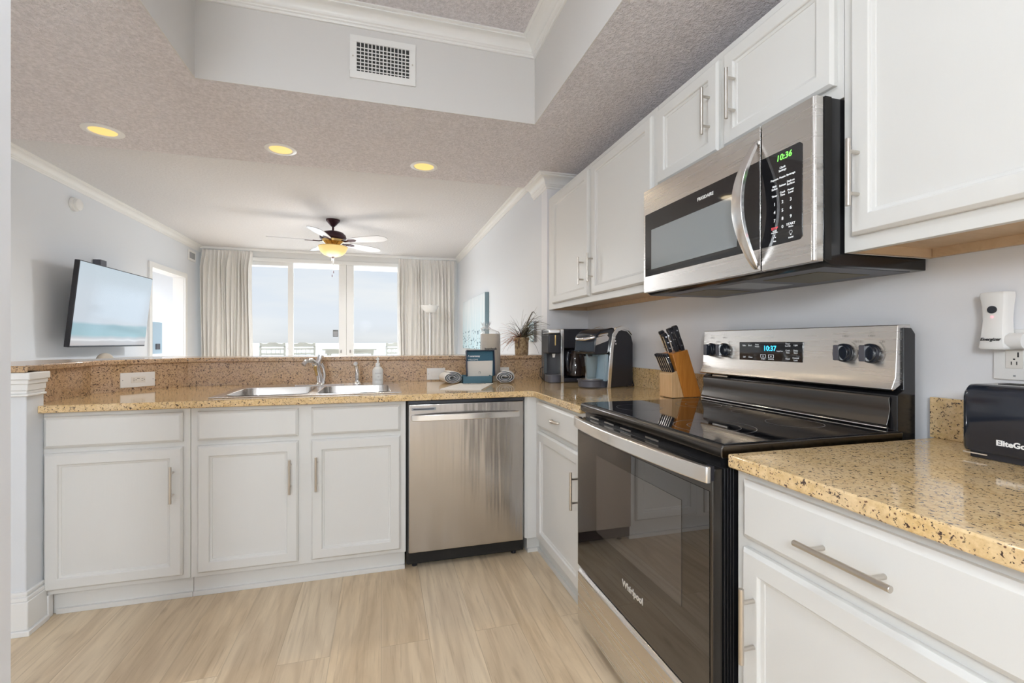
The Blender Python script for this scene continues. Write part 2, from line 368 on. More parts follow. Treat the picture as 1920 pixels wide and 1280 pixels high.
# window wall
ZG = 2.355
b = MB(); b.box(XL-0.12, XR+0.12, YW, YW+0.15, ZG, ZL).box(XL-0.12, -2.2, YW, YW+0.15, 0, ZG).box(0.95, XR+0.12, YW, YW+0.15, 0, ZG)
st(b.build('wall_window', 'trim_paint', smooth=False))
st(MB().box(XL, XW, -2.72, -2.6, 0, ZS).build('wall_rear', 'wall_paint', smooth=False))
# near wall end at the far left of the picture
st(MB().box(-0.76, -0.615, 0.88, 1.0, 0, 2.41).build('wall_near_left', 'wall_paint', smooth=False))
# ceilings
st(MB().box(XL-0.12, XR+0.12, 3.495, YW+0.15, ZL, ZL+0.1).build('ceiling_living', 'popcorn_ceiling_pale', smooth=False))
TX, TY = 0.833, 2.458
SK = 0.006
b = MB(); b.box(-2.6, XW, TY+SK, 3.495, ZS, ZL+0.1).box(-2.6, -TX-SK, -2.72, TY+SK, ZS, ZL+0.1).box(TX+SK, XW, -2.72, TY+SK, ZS, ZL+0.1).box(-TX-SK, TX+SK, -2.72, -0.606, ZS, ZL+0.1)
st(b.build('ceiling', 'popcorn_ceiling', smooth=False))
# painted board lining the raised tray
b = MB(); b.box(-TX-SK+0.001, TX+SK-0.001, TY, TY+SK-0.001, ZS-0.001, ZT).box(-TX-SK+0.001, -TX, -0.6, TY, ZS-0.001, ZT).box(TX, TX+SK-0.001, -0.6, TY, ZS-0.001, ZT)
b.box(-TX, TX, -0.606, -0.6, ZS-0.001, ZT)
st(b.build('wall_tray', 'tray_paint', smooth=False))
st(MB().box(-TX-0.06, TX+0.06, -0.66, TY+0.06, ZT, ZT+0.05).build('ceiling_tray', 'popcorn_ceiling', smooth=False))

def crown_profile(p, h):
    """(out, down) pairs of a crown moulding: p projection, h height"""
    q = [(0, 1.0), (0.10, 1.0), (0.13, 0.93), (0.13, 0.86), (0.20, 0.82), (0.22, 0.76), (0.30, 0.70)]
    for i in range(9):
        t = i/8*math.pi/2; q.append((0.30+0.50*(1-math.cos(t)), 0.70-0.48*math.sin(t)))
    q += [(0.84, 0.20), (0.84, 0.13), (0.93, 0.11), (1.0, 0.08), (1.0, 0.0), (0, 0)]
    return [(a*p, d*h) for a, d in q]
def crown(path, z, p, h, name, mt='trim_paint', closed=False):
    """path points with the room on the right-hand side of travel"""
    prof = crown_profile(p, h); n_ = len(path); P_ = [Vector((*q, 0)) for q in path]; rs = []
    for i in range(n_):
        ds = []
        if i > 0 or closed: ds.append((P_[i]-P_[i-1]).normalized())
        if i < n_-1 or closed: ds.append((P_[(i+1) % n_]-P_[i]).normalized())
        ns_ = [Vector((d.y, -d.x, 0)) for d in ds]
        m_ = sum(ns_, Vector()).normalized(); k = 1/max(0.3, m_.dot(ns_[0]))
        rs.append([tuple(P_[i]+m_*a*k+Vector((0, 0, z-d))) for a, d in prof])
    return st(MB().rings(rs).build(name, mt, ang=25))
crown([(-TX, -0.6), (-TX, TY-0.001), (TX, TY-0.001), (TX, -0.6)], ZT, 0.094, 0.072, 'trim_1')
# crown on the pillar corner: wraps the outside corner (room on the left of travel, so travel reversed)
crown([(XR, 3.495), (XR, YB), (XW-0.002, YB)], ZS, 0.09, 0.094, 'trim_2')
crown([(XR, YW), (XR, 3.495)], ZL, 0.062, 0.062, 'trim_3')
crown([(XL, 3.0), (XL, YW)], ZL, 0.072, 0.072, 'trim_4')

# pony wall, pilaster and base mouldings
st(MB().prism([(1.18, 3.36), (-1.20, 3.36), (-1.135, 3.235), (1.18, 3.235)], 0, 1.058).build('wall_bar_back', 'wall_paint', smooth=False))
st(MB().prism([(-1.201, 3.36), (-1.60, 2.93), (-1.455, 2.868), (-1.136, 3.235)], 0, 1.058).build('wall_bar_corner', 'wall_paint', smooth=False))
st(MB().prism([(-1.60, 2.929), (-1.60, 2.431), (-1.455, 2.431), (-1.455, 2.867)], 0, 1.058).build('wall_bar_left', 'wall_paint', smooth=False))
b = MB(); b.box(-1.62, -1.384, 2.33, 2.4335, 0, 1.058)
st(b.build('wall_bar_end', 'wall_paint_cool', bevel=0.004))
def wrap(z0, z1, o, m_=None):
    return [(-1.62-o, 2.33-o), (-1.385+o, 2.33-o), (-1.385+o, 2.43-0.004), (-1.62-o, 2.43-0.004)], z0, z1
b = MB()
for z0, z1, o in ((1.030, 1.058, 0.028), (1.012, 1.030, 0.020), (0.985, 1.012, 0.014), (0.962, 0.972, 0.016), (0.972, 0.985, 0.010)):
    b.prism(*wrap(z0, z1, o))
st(b.build('trim_5', 'trim_paint', bevel=0.003))
b = MB()
for z0, z1, o in ((0.0, 0.022, 0.026), (0.022, 0.135, 0.016), (0.135, 0.152, 0.013), (0.158, 0.172, 0.010)):
    b.prism(*wrap(z0, z1, o))
b.prism(*wrap(0.150, 0.160, 0.006)); b.box(-1.43, -1.365, 2.4265, 2.457, 0, 0.0985)
st(b.build('baseboard_bar', 'trim_paint', bevel=0.003))

# ================================================================== granite worktop, splashes, raised bar
wt = thing('granite_worktop', (0.0, 2.8, 0.882), 'speckled tan granite worktop wrapping the sink run and corner up to the range', 'countertop')
ZC0, ZC = 0.882, 0.914
b = MB()
XF = 0.797
b.prism([(-1.385, 2.394), (-0.76, 2.394), (-0.76, 3.225), (-1.125, 3.225), (-1.44, 2.862), (-1.44, 2.44), (-1.385, 2.44)], ZC0, ZC)
b.box(-0.76, 0.08, 2.394, 2.50, ZC0, ZC).box(-0.76, 0.08, 3.055, 3.225, ZC0, ZC)
b.prism([(0.08, 2.394), (0.775, 2.394), (XF, 2.372), (XF, 1.772), (1.505, 1.772), (1.505, 3.195), (1.17, 3.195), (1.17, 3.225), (0.08, 3.225)], ZC0, ZC)
bmesh.ops.remove_doubles(b.bm, verts=b.bm.verts, dist=1e-5)
b.build('slab', 'granite', wt, bevel=0.004)
# backsplash strips
def strip(p0, p1, z0, z1, th, side=1):
    p0, p1 = Vector((*p0, 0)), Vector((*p1, 0)); d = (p1-p0).normalized(); nn = Vector((d.y, -d.x, 0))*side*th
    return [tuple((p0)[:2]), tuple((p1)[:2]), tuple((p1+nn)[:2]), tuple((p0+nn)[:2])]
for (p0, p1) in (((-1.455, 2.445), (-1.455, 2.868)), ((-1.455, 2.868), (-1.135, 3.235)), ((-1.135, 3.235), (1.18, 3.235))):
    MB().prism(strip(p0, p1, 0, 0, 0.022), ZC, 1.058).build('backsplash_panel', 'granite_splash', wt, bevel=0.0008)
MB().box(1.489, 1.508, 1.80, 3.195, ZC, 1.027).build('backsplash_strip', 'granite', wt, bevel=0.0015)
MB().box(1.182, 1.488, 3.175, 3.195, ZC, 1.027).build('backsplash_strip', 'granite', wt, bevel=0.0015)

wt2 = thing('granite_worktop', (1.1, 0.6, 0.882), 'tan granite worktop under the black toaster, right of the range', 'countertop')
MB().box(XF, 1.505, 0.30, 0.917, ZC0, ZC).build('slab', 'granite', wt2, bevel=0.004)
MB().box(1.488, 1.508, 0.30, 0.925, ZC, 1.027).build('backsplash_strip', 'granite', wt2, bevel=0.0015)

bar = MB()
bar.prism([(1.178, 3.56), (-1.28, 3.56), (-1.76, 3.03), (-1.76, 2.30), (-1.36, 2.30), (-1.40, 2.36), (-1.418, 2.86), (-1.12, 3.195), (1.178, 3.195)], 1.059, 1.086)
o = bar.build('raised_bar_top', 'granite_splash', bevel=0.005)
tag(o, 'narrow raised granite bar ledge curving above the sink backsplash', 'countertop')

# ================================================================== cabinets
def mapper(face, plane):
    if face == 'back': return lambda a, o_, z: (a, plane-o_, z)       # faces the camera (-Y)
    return lambda a, o_, z: (plane-o_, a, z)                          # faces -X
def slab(mb, f, a0, a1, z0, z1, th, rings_):
    rs = []
    for ins, out_ in rings_:
        rs.append([f(a0+ins, out_, z0+ins), f(a1-ins, out_, z0+ins), f(a1-ins, out_, z1-ins), f(a0+ins, out_, z1-ins)])
    mb.rings(rs)
def door(f, a0, a1, z0, z1, parent, name='door', stile=0.047, th=0.02):
    b_ = MB(); slab(b_, f, a0, a1, z0, z1, th, [(0, 0.0), (0, th-0.008), (0.003, th-0.005), (0.008, th), (stile, th), (stile+0.003, th-0.003), (stile+0.004, th-0.007), (stile+0.012, th-0.010), (stile+0.013, th-0.0125)])
    return b_.build(name, 'cabinet_paint', parent, bevel=0.0008, ang=30)
def front(f, a0, a1, z0, z1, parent, name='drawer', th=0.02):
    b_ = MB(); slab(b_, f, a0, a1, z0, z1, th, [(0, 0.0), (0, th-0.009), (0.003, th-0.006), (0.012, th), (0.014, th)])
    return b_.build(name, 'cabinet_paint', parent, bevel=0.0008, ang=30)
def bar_handle(f, a, z, L, parent, vertical=True, th=0.02, r_=0.006, out_=0.034, post=0.62):
    b_ = MB()
    if vertical:
        b_.cyl(f(a, th+out_, z-L/2), f(a, th+out_, z+L/2), r_)
        for s_ in (-1, 1): b_.cyl(f(a, th-0.001, z+s_*L*post/2), f(a, th+out_, z+s_*L*post/2), r_*0.8, 12)
    else:
        b_.cyl(f(a-L/2, th+out_, z), f(a+L/2, th+out_, z), r_)
        for s_ in (-1, 1): b_.cyl(f(a+s_*L*post/2, th-0.001, z), f(a+s_*L*post/2, th+out_, z), r_*0.8, 12)
    return b_.build('handle', 'nickel', parent, bevel=0.0008)
YF = 2.434                     # frame plane of sink run; doors stand 2 cm proud
fb = mapper('back', YF); XFR = 0.826; fr_ = mapper('right', XFR)
# A: left cabinet
A = thing('base_cabinet', (-1.1, 2.75, 0), 'white base cabinet with one wide door, left end of the sink run', 'cabinet')
b = MB(); b.prism([(-1.4, YF), (-0.842, YF), (-0.842, 3.2), (-1.10, 3.2), (-1.42, 2.86), (-1.42, 2.50), (-1.40, 2.44)], 0.10, 0.880); b.build('carcass', 'cabinet_paint', A, bevel=0.001)
b = MB(); b.box(-1.40, -0.842, 2.47, 2.83, 0.001, 0.10).box(-1.355, -0.842, 2.457, 2.47, 0.001, 0.022); b.build('toe_kick', 'cabinet_paint', A)
front(fb, -1.378, -0.869, 0.728, 0.862, A)
d = door(fb, -1.378, -0.869, 0.121, 0.705, A); bar_handle(fb, -0.903, 0.544, 0.165, d)
# B: sink base
B = thing('sink_cabinet', (-0.36, 2.75, 0), 'white sink base cabinet with two doors and two false drawer fronts', 'cabinet')
b = MB(); b.box(-0.840, 0.122, YF, YF+0.03, 0.10, 0.880).box(-0.840, 0.122, YF+0.03, 3.2, 0.10, 0.69).box(-0.840, -0.81, YF+0.03, 3.2, 0.69, 0.880).box(0.098, 0.122, YF+0.03, 3.2, 0.69, 0.880)
b.build('carcass', 'cabinet_paint', B, bevel=0.001)
b = MB(); b.box(-0.840, 0.118, 2.47, 3.0, 0.001, 0.10).box(-0.840, 0.118, 2.457, 2.47, 0.001, 0.022); b.build('toe_kick', 'cabinet_paint', B)
front(fb, -0.811, -0.386, 0.728, 0.862, B, 'false_drawer_front'); front(fb, -0.328, 0.095, 0.728, 0.862, B, 'false_drawer_front')
d = door(fb, -0.811, -0.386, 0.121, 0.705, B); bar_handle(fb, -0.419, 0.542, 0.165, d)
d = door(fb, -0.328, 0.095, 0.121, 0.705, B); bar_handle(fb, -0.302, 0.545, 0.165, d)
# corner base beside the range (faces left)
C_ = thing('base_cabinet', (1.1, 2.2, 0), 'narrow white base cabinet with small drawer between dishwasher corner and range', 'cabinet')
b = MB(); b.prism([(0.762, 2.425), (0.775, 2.412), (XFR, 2.412), (XFR, 1.770), (1.50, 1.770), (1.50, 3.18), (0.762, 3.18)], 0.10, 0.880); b.build('carcass', 'cabinet_paint', C_, bevel=0.001)
b = MB(); b.prism([(0.79, 2.47), (0.862, 2.47), (0.862, 1.772), (1.48, 1.772), (1.48, 3.1), (0.79, 3.1)], 0.001, 0.10).box(0.85, 0.862, 1.772, 2.458, 0.001, 0.022).box(0.79, 0.862, 2.456, 2.47, 0.001, 0.022); b.build('toe_kick', 'cabinet_paint', C_)
dr = front(fr_, 1.782, 2.358, 0.728, 0.862, C_)
b = MB(); pth = [fr_(2.062+0.046*math.cos(t), 0.02+0.024*math.sin(t), 0.800) for t in [math.pi*i/12 for i in range(13)]]
b.tube(pth, [0.004+0.0045*math.sin(math.pi*i/12) for i in range(13)], 10); b.build('handle', 'nickel', dr)
d = door(fr_, 1.782, 2.352, 0.121, 0.705, C_); bar_handle(fr_, 1.806, 0.549, 0.162, d)
# right base cabinet
D = thing('base_cabinet', (1.1, 0.6, 0), 'white base cabinet with long bar pulls at the lower right, beside the range', 'cabinet')
b = MB(); b.box(XFR, 1.50, 0.34, 0.915, 0.10, 0.880); b.build('carcass', 'cabinet_paint', D, bevel=0.001)
b = MB(); b.box(0.87, 1.48, 0.34, 0.913, 0.001, 0.10); b.build('toe_kick', 'cabinet_paint', D)
dr = front(fr_, 0.366, 0.885, 0.728, 0.862, D); bar_handle(fr_, 0.622, 0.791, 0.178, dr, vertical=False)
d = door(fr_, 0.366, 0.885, 0.121, 0.705, D); bar_handle(fr_, 0.846, 0.547, 0.168, d)

# upper cabinets
XU = 1.19; fu = mapper('right', XU)
def upper(y0, y1, z0, label, doors):
    u = thing('wall_cabinet', ((XU+XW)/2, (y0+y1)/2, z0), label, 'cabinet')
    b_ = MB(); zb = z0+0.025
    b_.box(XU+0.02, 1.506, y0+0.001, y1-0.001, zb+0.004, 2.235).box(XU, XU+0.02, y0, y1, z0, 2.236).box(XU+0.02, 1.50, y0, y0+0.003, z0, zb+0.004).box(XU+0.02, 1.50, y1-0.003, y1, z0, zb+0.004)
    b_.build('carcass', 'cabinet_paint', u, bevel=0.001)
    b_ = MB(); b_.box(XU+0.02, 1.506, y0+0.003, y1-0.003, zb, zb+0.0035).box(1.488, 1.506, y0+0.02, y1-0.02, z0+0.001, zb).box(XU+0.02, 1.506, y0+0.003, y0+0.018, z0+0.001, zb).box(XU+0.02, 1.506, y1-0.018, y1-0.003, z0+0.001, zb)
    b_.build('underside', 'raw_maple', u)
    for a0, a1, zz0, zz1, ha, hz, hl in doors:
        d_ = door(fu, a0, a1, zz0, zz1, u); bar_handle(fu, ha, hz, hl, d_)
    return u
upper(1.797, 3.19, 1.418, 'white wall cabinet with two tall doors above the coffee makers', [(2.489, 3.082, 1.455, 2.205, 2.545, 1.609, 0.165), (1.825, 2.439, 1.455, 2.205, 2.418, 1.611, 0.165)])
upper(0.940, 1.795, 1.836, 'short white wall cabinet with two doors above the microwave', [(1.399, 1.779, 1.875, 2.205, 1.439, 2.033, 0.175), (0.957, 1.372, 1.875, 2.205, 1.313, 2.033, 0.175)])
upper(0.30, 0.938, 1.418, 'large white wall cabinet at the upper right, above the toaster', [(0.33, 0.910, 1.457, 2.205, 0.886, 1.611, 0.171)])

# ================================================================== dishwasher
dw = thing('dishwasher', (0.44, 2.75, 0), 'stainless steel dishwasher with bowed bar handle, right of the sink cabinet', 'dishwasher')
MB().box(0.126, 0.758, 2.44, 3.05, 0.03, 0.878).build('body', 'black_matte', dw)
b = MB(); b.box(0.135, 0.750, 2.405, 2.44, 0.098, 0.862); b.build('door', 'stainless_upright', dw, bevel=0.006, seg=3)
MB().box(0.132, 0.752, 2.402, 2.44, 0.863, 0.880).build('control_strip', 'black_gloss', dw, bevel=0.002)
b = MB(); rs = []
for i in range(25):
    t = i/24; x = 0.150+0.575*t; out = 0.012+0.034*math.sin(math.pi*t)**0.7; zc = 0.792+0.004*math.sin(math.pi*t); 
    rs.append([(x, 2.405-out, zc-0.016), (x, 2.405-out, zc+0.016), (x, 2.405-out+0.010, zc+0.016), (x, 2.405-out+0.010, zc-0.016)])
b.rings(rs); b.box(0.150, 0.165, 2.394, 2.406, 0.776, 0.808).box(0.710, 0.725, 2.394, 2.406, 0.776, 0.808); b.build('handle', 'stainless_light', dw, bevel=0.003)
MB().box(0.150, 0.272, 2.4035, 2.406, 0.829, 0.843).build('badge', 'grey_plastic', dw, bevel=0.001)
MB().box(0.158, 0.264, 2.4025, 2.404, 0.834, 0.838).build('vent_slot', 'black_plastic', dw)
b = MB(); b.box(0.135, 0.750, 2.475, 2.50, 0.012, 0.095); b.build('kick_plate', 'black_matte', dw)
for x in (0.17, 0.715): MB().cyl((x, 2.485, 0.0), (x, 2.485, 0.03), 0.014).build('foot', 'black_plastic', dw)

# ================================================================== range
rg = thing('kitchen_range', (1.12, 1.35, 0), 'black and stainless electric glass-top range with knife block reflected in it', 'oven')
RY0, RY1 = 0.937, 1.762
b = MB(); b.box(0.835, 1.46, RY0+0.004, RY1-0.004, 0.035, 0.896)
b.build('body', 'black_enamel', rg, bevel=0.002)
b = MB()
for k in range(3): b.box(0.808+0.009*k, 0.813+0.009*k, RY0+0.003, RY0+0.012+0.004*k, 0.05, 0.872)
b.box(0.806, 0.836, RY0+0.012, RY1-0.012, 0.05, 0.872)
b.build('side_rails', 'black_enamel', rg, bevel=0.001)
for x, y in ((0.86, 0.98), (0.86, 1.72), (1.42, 0.98), (1.42, 1.72)): MB().cyl((x, y, 0), (x, y, 0.036), 0.018).build('foot', 'black_plastic', rg)
# cooktop
b = MB(); b.prism([(0.800, 0.896), (0.797, 0.902), (0.797, 0.922), (0.803, 0.929), (1.405, 0.929), (1.405, 0.896)], RY0, RY1, 'y')
ck = b.build('cooktop_frame', 'black_steel', rg, bevel=0.003, seg=3)
b = MB(); b.box(0.812, 1.400, RY0+0.008, RY1-0.008, 0.926, 0.9312); ct = b.build('cooktop_glass', 'black_glass', rg, bevel=0.001)
for (x, y, rr) in ((0.95, 1.15, 0.115), (0.95, 1.56, 0.085), (1.23, 1.13, 0.08), (1.24, 1.56, 0.105), (1.26, 1.35, 0.055)):
    b = MB()
    for r0 in ((rr,) if rr < 0.1 else (rr, rr*0.65)):
        n_ = 48; A_ = [b.bm.verts.new((x+r0*math.cos(2*math.pi*i/n_), y+r0*math.sin(2*math.pi*i/n_), 0.9315)) for i in range(n_)]
        B_ = [b.bm.verts.new((x+(r0-0.0016)*math.cos(2*math.pi*i/n_), y+(r0-0.0016)*math.sin(2*math.pi*i/n_), 0.9315)) for i in range(n_)]
        for i in range(n_): b.bm.faces.new((A_[i], A_[(i+1) % n_], B_[(i+1) % n_], B_[i]))
    b.build('burner_ring', 'burner_mark', ct)
# vent gap under cooktop
b = MB(); b.box(0.812, 0.836, RY0+0.02, RY1-0.02, 0.872, 0.897); vt = b.build('vent_strip', 'black_enamel', rg)
for y in (1.66, 1.54, 1.42, 1.26): MB().box(0.8105, 0.813, y-0.035, y+0.035, 0.877, 0.882).build('vent_slot', 'nickel', vt)
# door
od = MB(); od.prism([(0.780, 0.268), (0.776, 0.274), (0.776, 0.862), (0.784, 0.871), (0.806, 0.871), (0.806, 0.268)], RY0+0.006, RY1-0.02, 'y')
od = od.build('oven_door', 'black_steel', rg, bevel=0.002)
MB().box(0.7745, 0.777, RY0+0.016, RY1-0.030, 0.276, 0.815).build('door_glass', 'oven_glass', od)
MB().box(0.7735, 0.7747, 1.061, 1.566, 0.472, 0.758).build('window', 'oven_window', od)
b = MB(); rs = []
for i in range(31):
    t = i/30; y = 0.937+0.795*t; out = 0.022+0.040*math.sin(math.pi*t)**0.8; zc = 0.860+0.006*math.sin(math.pi*t)
    rs.append([(0.776-out, y, zc-0.020), (0.776-out, y, zc+0.019), (0.776-out+0.014, y, zc+0.021), (0.776-out+0.014, y, zc-0.022)])
b.rings(rs); b.build('handle', 'stainless_light', od, bevel=0.003)
for y0, y1 in ((0.940, 0.962), (1.705, 1.727)): MB().box(0.754, 0.780, y0, y1, 0.842, 0.880).build('handle_mount', 'black_plastic', od, bevel=0.003)
text('logo', 'Whirlpool', 0.030, 'silver_letter', od, (0.7738, 1.312, 0.380), (0, -1, 0), (0, 0, 1), ext=0.0006, bold=0.0006)
b = MB(); b.prism([(0.783, 0.036), (0.776, 0.05), (0.776, 0.244), (0.788, 0.256), (0.83, 0.256), (0.83, 0.036)], RY0+0.008, RY1-0.02, 'y')
b.build('storage_drawer', 'stainless', rg, bevel=0.003)
# backguard
b = MB(); b.prism([(1.470, 0.896), (1.470, 1.205), (1.455, 1.222), (1.425, 1.222), (1.425, 1.045), (1.400, 1.030), (1.400, 0.929), (1.395, 0.896)], RY0+0.012, RY1+0.0, 'y')
bgd = b.build('backguard', 'black_enamel', rg, bevel=0.002)
b = MB()
pr = [(1.412, 0.940), (1.402, 0.950), (1.404, 0.975), (1.412, 1.005), (1.408, 1.020), (1.397, 1.026), (1.393, 1.018), (1.398, 0.990), (1.390, 0.960), (1.384, 0.944), (1.39, 0.936)]
b.prism(pr, RY0+0.03, RY1-0.004, 'y'); b.build('lower_trim', 'black_steel', bgd, bevel=0.002, seg=3)
MB().cyl((1.387, RY0+0.03, 0.936), (1.387, RY1-0.004, 0.936), 0.0035).build('chrome_line', 'chrome', bgd)
b = MB(); b.prism([(1.424, 1.232), (1.410, 1.230), (1.402, 1.08), (1.386, 1.047), (1.392, 1.042), (1.424, 1.060), (1.46, 1.224), (1.46, 1.232)], RY0+0.018, RY1+0.006, 'y')
pn = b.build('control_panel', 'stainless', bgd, bevel=0.002)
def px(z): return 1.402+(z-1.08)*(0.008/0.15)-0.0012
MB().box(px(1.146)-0.002, 1.412, 1.255, 1.547, 1.110, 1.182).build('display_glass', 'black_glass', pn, bevel=0.002)
text('clock_digits', '10:37', 0.027, 'blue_display', pn, (px(1.16)-0.0026, 1.395, 1.157), (0, -1, 0), (0, 0, 1), bold=0.0006)
W_ = [('Bake', 0.009, 1.520, 1.168), ('Broil', 0.009, 1.490, 1.168), ('Keep\nWarm', 0.008, 1.455, 1.168), ('Self', 0.009, 1.520, 1.122), ('Clean', 0.009, 1.488, 1.122),
      ('START', 0.007, 1.425, 1.117), ('CANCEL', 0.007, 1.388, 1.117), ('Temp/Time', 0.006, 1.350, 1.148), ('Timer\nSet/Off', 0.008, 1.315, 1.171), ('Light', 0.008, 1.282, 1.170), ('Cook\nTime', 0.008, 1.315, 1.147), ('Delay\nStart', 0.008, 1.282, 1.147),
      ('Clock', 0.008, 1.315, 1.121), ('Control\nLock', 0.008, 1.282, 1.121)]
texts('key_label', [(w, s, (px(1.15)-0.0026, y, z)) for w, s, y, z in W_], 'white_print', pn, (0, -1, 0), (0, 0, 1), ext=0.0002)
for y in (1.425, 1.388):
    b = MB()
    for a0, a1, z0, z1 in ((y-0.012, y+0.012, 1.122, 1.1228), (y-0.012, y+0.012, 1.1335, 1.1343), (y-0.012, y-0.0112, 1.122, 1.134), (y+0.0112, y+0.012, 1.122, 1.134), (y-0.002, y+0.002, 1.126, 1.130)):
        b.box(px(1.13)-0.0027, px(1.13)-0.0015, a0, a1, z0, z1)
    b.build('button_outline', 'white_print', pn)
for y, sc_ in ((1.711, 0), (1.635, 0), (1.107, 1), (1.026, 1)):
    x0 = px(1.148); b = MB()
    b.lathe([(0.029, x0+0.002), (0.029, x0-0.008), (0.024, x0-0.012), (0.0235, x0-0.020)][::-1], (0, y, 1.148), 32, 'x')
    b.box(x0-0.036, x0-0.010, y-0.0095, y+0.0095, 1.148-0.024, 1.148+0.024)
    kb = b.build('knob', 'black_gloss', pn, bevel=0.002)
    MB().box(x0-0.0372, x0-0.0355, y-0.0085, y+0.0085, 1.125, 1.171).build('knob_face', 'dark_grey', kb, bevel=0.0006)
    # dial print
    b = MB(); n_ = 40; rr = 0.040
    for i in range(n_):
        t0 = R(-235)+R(250)*i/n_; t1 = R(-235)+R(250)*(i+1)/n_
        q = [(rr, t0), (rr, t1), (rr+0.0012, t1), (rr+0.0012, t0)]
        b.face([(x0-0.0002, y+r1*math.cos(t), 1.148+r1*math.sin(t)) for r1, t in q])
    b.build('dial_arc', 'grey_letter', pn)
    texts('dial_mark', [('OFF', 0.008, (x0-0.0006, y, 1.200)), ('::', 0.016, (x0-0.0006, y, 1.213)), ('HI', 0.008, (x0-0.0006, y-0.032, 1.183)), ('LO', 0.008, (x0-0.0006, y+0.032, 1.183)), ('MED', 0.007, (x0-0.0006, y, 1.102))],
          'grey_letter', pn, (0, -1, 0), (0, 0, 1), ext=0.0002)
MB().box(1.390, 1.398, 1.60, 1.69, 1.034, 1.040).build('badge', 'nickel', bgd)

# ================================================================== microwave
mw = thing('microwave', (1.3, 1.355, 1.385), 'stainless over-the-range microwave with curved handle and green clock', 'microwave')
b = MB(); b.prism([(1.125, 1.400), (1.150, 1.386), (1.504, 1.386), (1.504, 1.832), (1.125, 1.832)], 0.944, 1.790, 'y'); bd = b.build('body', 'black_enamel', mw, bevel=0.002)
b = MB(); b.box(1.128, 1.15, 0.9415, 0.944, 1.40, 1.832); b.build('side_seam', 'black_matte', bd)
for y0, y1 in ((1.04, 1.24), (1.50, 1.70)): MB().box(1.22, 1.42, y0, y1, 1.3835, 1.3865).build('grease_filter', 'mesh_filter', bd, bevel=0.0008)
MB().box(1.20, 1.40, 1.29, 1.44, 1.3842, 1.3865).build('lamp_cover', 'grey_plastic', bd, bevel=0.0008)
b = MB(); b.box(1.16, 1.48, 0.97, 1.77, 1.3850, 1.3868); b.build('bottom_plate', 'dark_grey', bd)
b = MB(); b.box(1.100, 1.124, 1.129, 1.768, 1.395, 1.832); mdoor = b.build('door', 'stainless', mw, bevel=0.001)
b = MB(); b.box(1.0985, 1.101, 1.131, 1.755, 1.462, 1.728); b.build('door_glass', 'black_glass', mdoor, bevel=0.0008)
MB().box(1.0978, 1.099, 1.222, 1.708, 1.488, 1.655).build('window', 'microwave_window', mdoor, bevel=0.0004)
text('logo', 'FRIGIDAIRE', 0.0165, 'white_letter', mdoor, (1.0980, 1.372, 1.694), (0, -1, 0), (0, 0, 1), ext=0.0004, bold=0.0003)
b = MB(); rs = []
for i in range(33):
    t = i/32; z = 1.402+0.388*t; out = 0.004+0.070*math.sin(math.pi*t)**0.85; yc = 1.142+0.004*math.sin(math.pi*t); w = 0.007+0.013*math.sin(math.pi*t)**0.6
    rs.append([(1.100-out, yc-w, z), (1.100-out-0.003, yc, z), (1.100-out, yc+w, z), (1.100-out+0.012, yc+w, z), (1.100-out+0.012, yc-w, z)])
b.rings(rs); b.build('handle', 'stainless_light', mdoor, bevel=0.001)
b = MB(); b.box(1.100, 1.124, 0.944, 1.1235, 1.395, 1.832); b.cyl((1.101, 0.951, 1.397), (1.101, 0.951, 1.830), 0.0065); mp_ = b.build('control_panel', 'stainless', mw, bevel=0.0008)
b = MB(); b.prism([(1.1235, 1.462), (1.1235, 1.728), (0.992, 1.728), (0.984, 1.720), (0.984, 1.470), (0.992, 1.462)], 1.0985, 1.101, 'x'); kp = b.build('keypad', 'black_glass', mp_, bevel=0.0006)
text('clock_digits', '10:36', 0.024, 'green_display', kp, (1.0982, 1.043, 1.708), (0, -1, 0), (0, 0, 1), shear=0.15, bold=0.0003)
c1, c2, c3 = 1.075, 1.0475, 1.020
K = [('Clock\nSettings', 0.0082, c2, 1.675), ('Popcorn', 0.0078, c1, 1.651), ('Potato', 0.0078, c2, 1.651), ('Beverage', 0.0078, c3, 1.651), ('Melt\nSoften', 0.0078, c1, 1.628), ('Reheat', 0.0078, c2, 1.628), ('Defrost\nlbs/time', 0.0078, c3, 1.628),
     ('Timer', 0.0078, c1, 1.604), ('Cook\nTime', 0.0078, c2, 1.604), ('Power\nLevel', 0.0078, c3, 1.604)]
for i, n_ in enumerate('123456789'): K.append((n_, 0.0125, (c1, c2, c3)[i % 3], 1.580-0.0237*(i//3)))
K += [('0', 0.0125, c2, 1.5095), ('START', 0.0098, c3, 1.5115), ('+30 Sec', 0.005, c3, 1.504), ('Cancel\nHold 3 Sec', 0.005, c1, 1.501), ('Vent', 0.0055, c1, 1.4735), ('On/Off', 0.0055, c3, 1.4735)]
texts('key_label', [(w, s, (1.0982, y, z)) for w, s, y, z in K], 'white_print', kp, (0, -1, 0), (0, 0, 1), ext=0.0002, bold=0.0002)
text('stop_print', 'STOP', 0.0095, 'red_print', kp, (1.0982, c1, 1.5105), (0, -1, 0), (0, 0, 1), ext=0.0002, bold=0.0002)
b = MB()
for k in range(3):
    t = R(90+120*k); b.face([(1.0982, c1, 1.486), (1.0982, c1+0.0055*math.cos(t-0.35), 1.486+0.0055*math.sin(t-0.35)), (1.0982, c1+0.0055*math.cos(t+0.35), 1.486+0.0055*math.sin(t+0.35))])
for k in range(14):
    t0, t1 = R(-60)+R(300)*k/14, R(-60)+R(300)*(k+1)/14
    b.face([(1.0982, c3+r1*math.cos(t), 1.4885+r1*math.sin(t)) for r1, t in ((0.0045, t0), (0.0045, t1), (0.0052, t1), (0.0052, t0))])
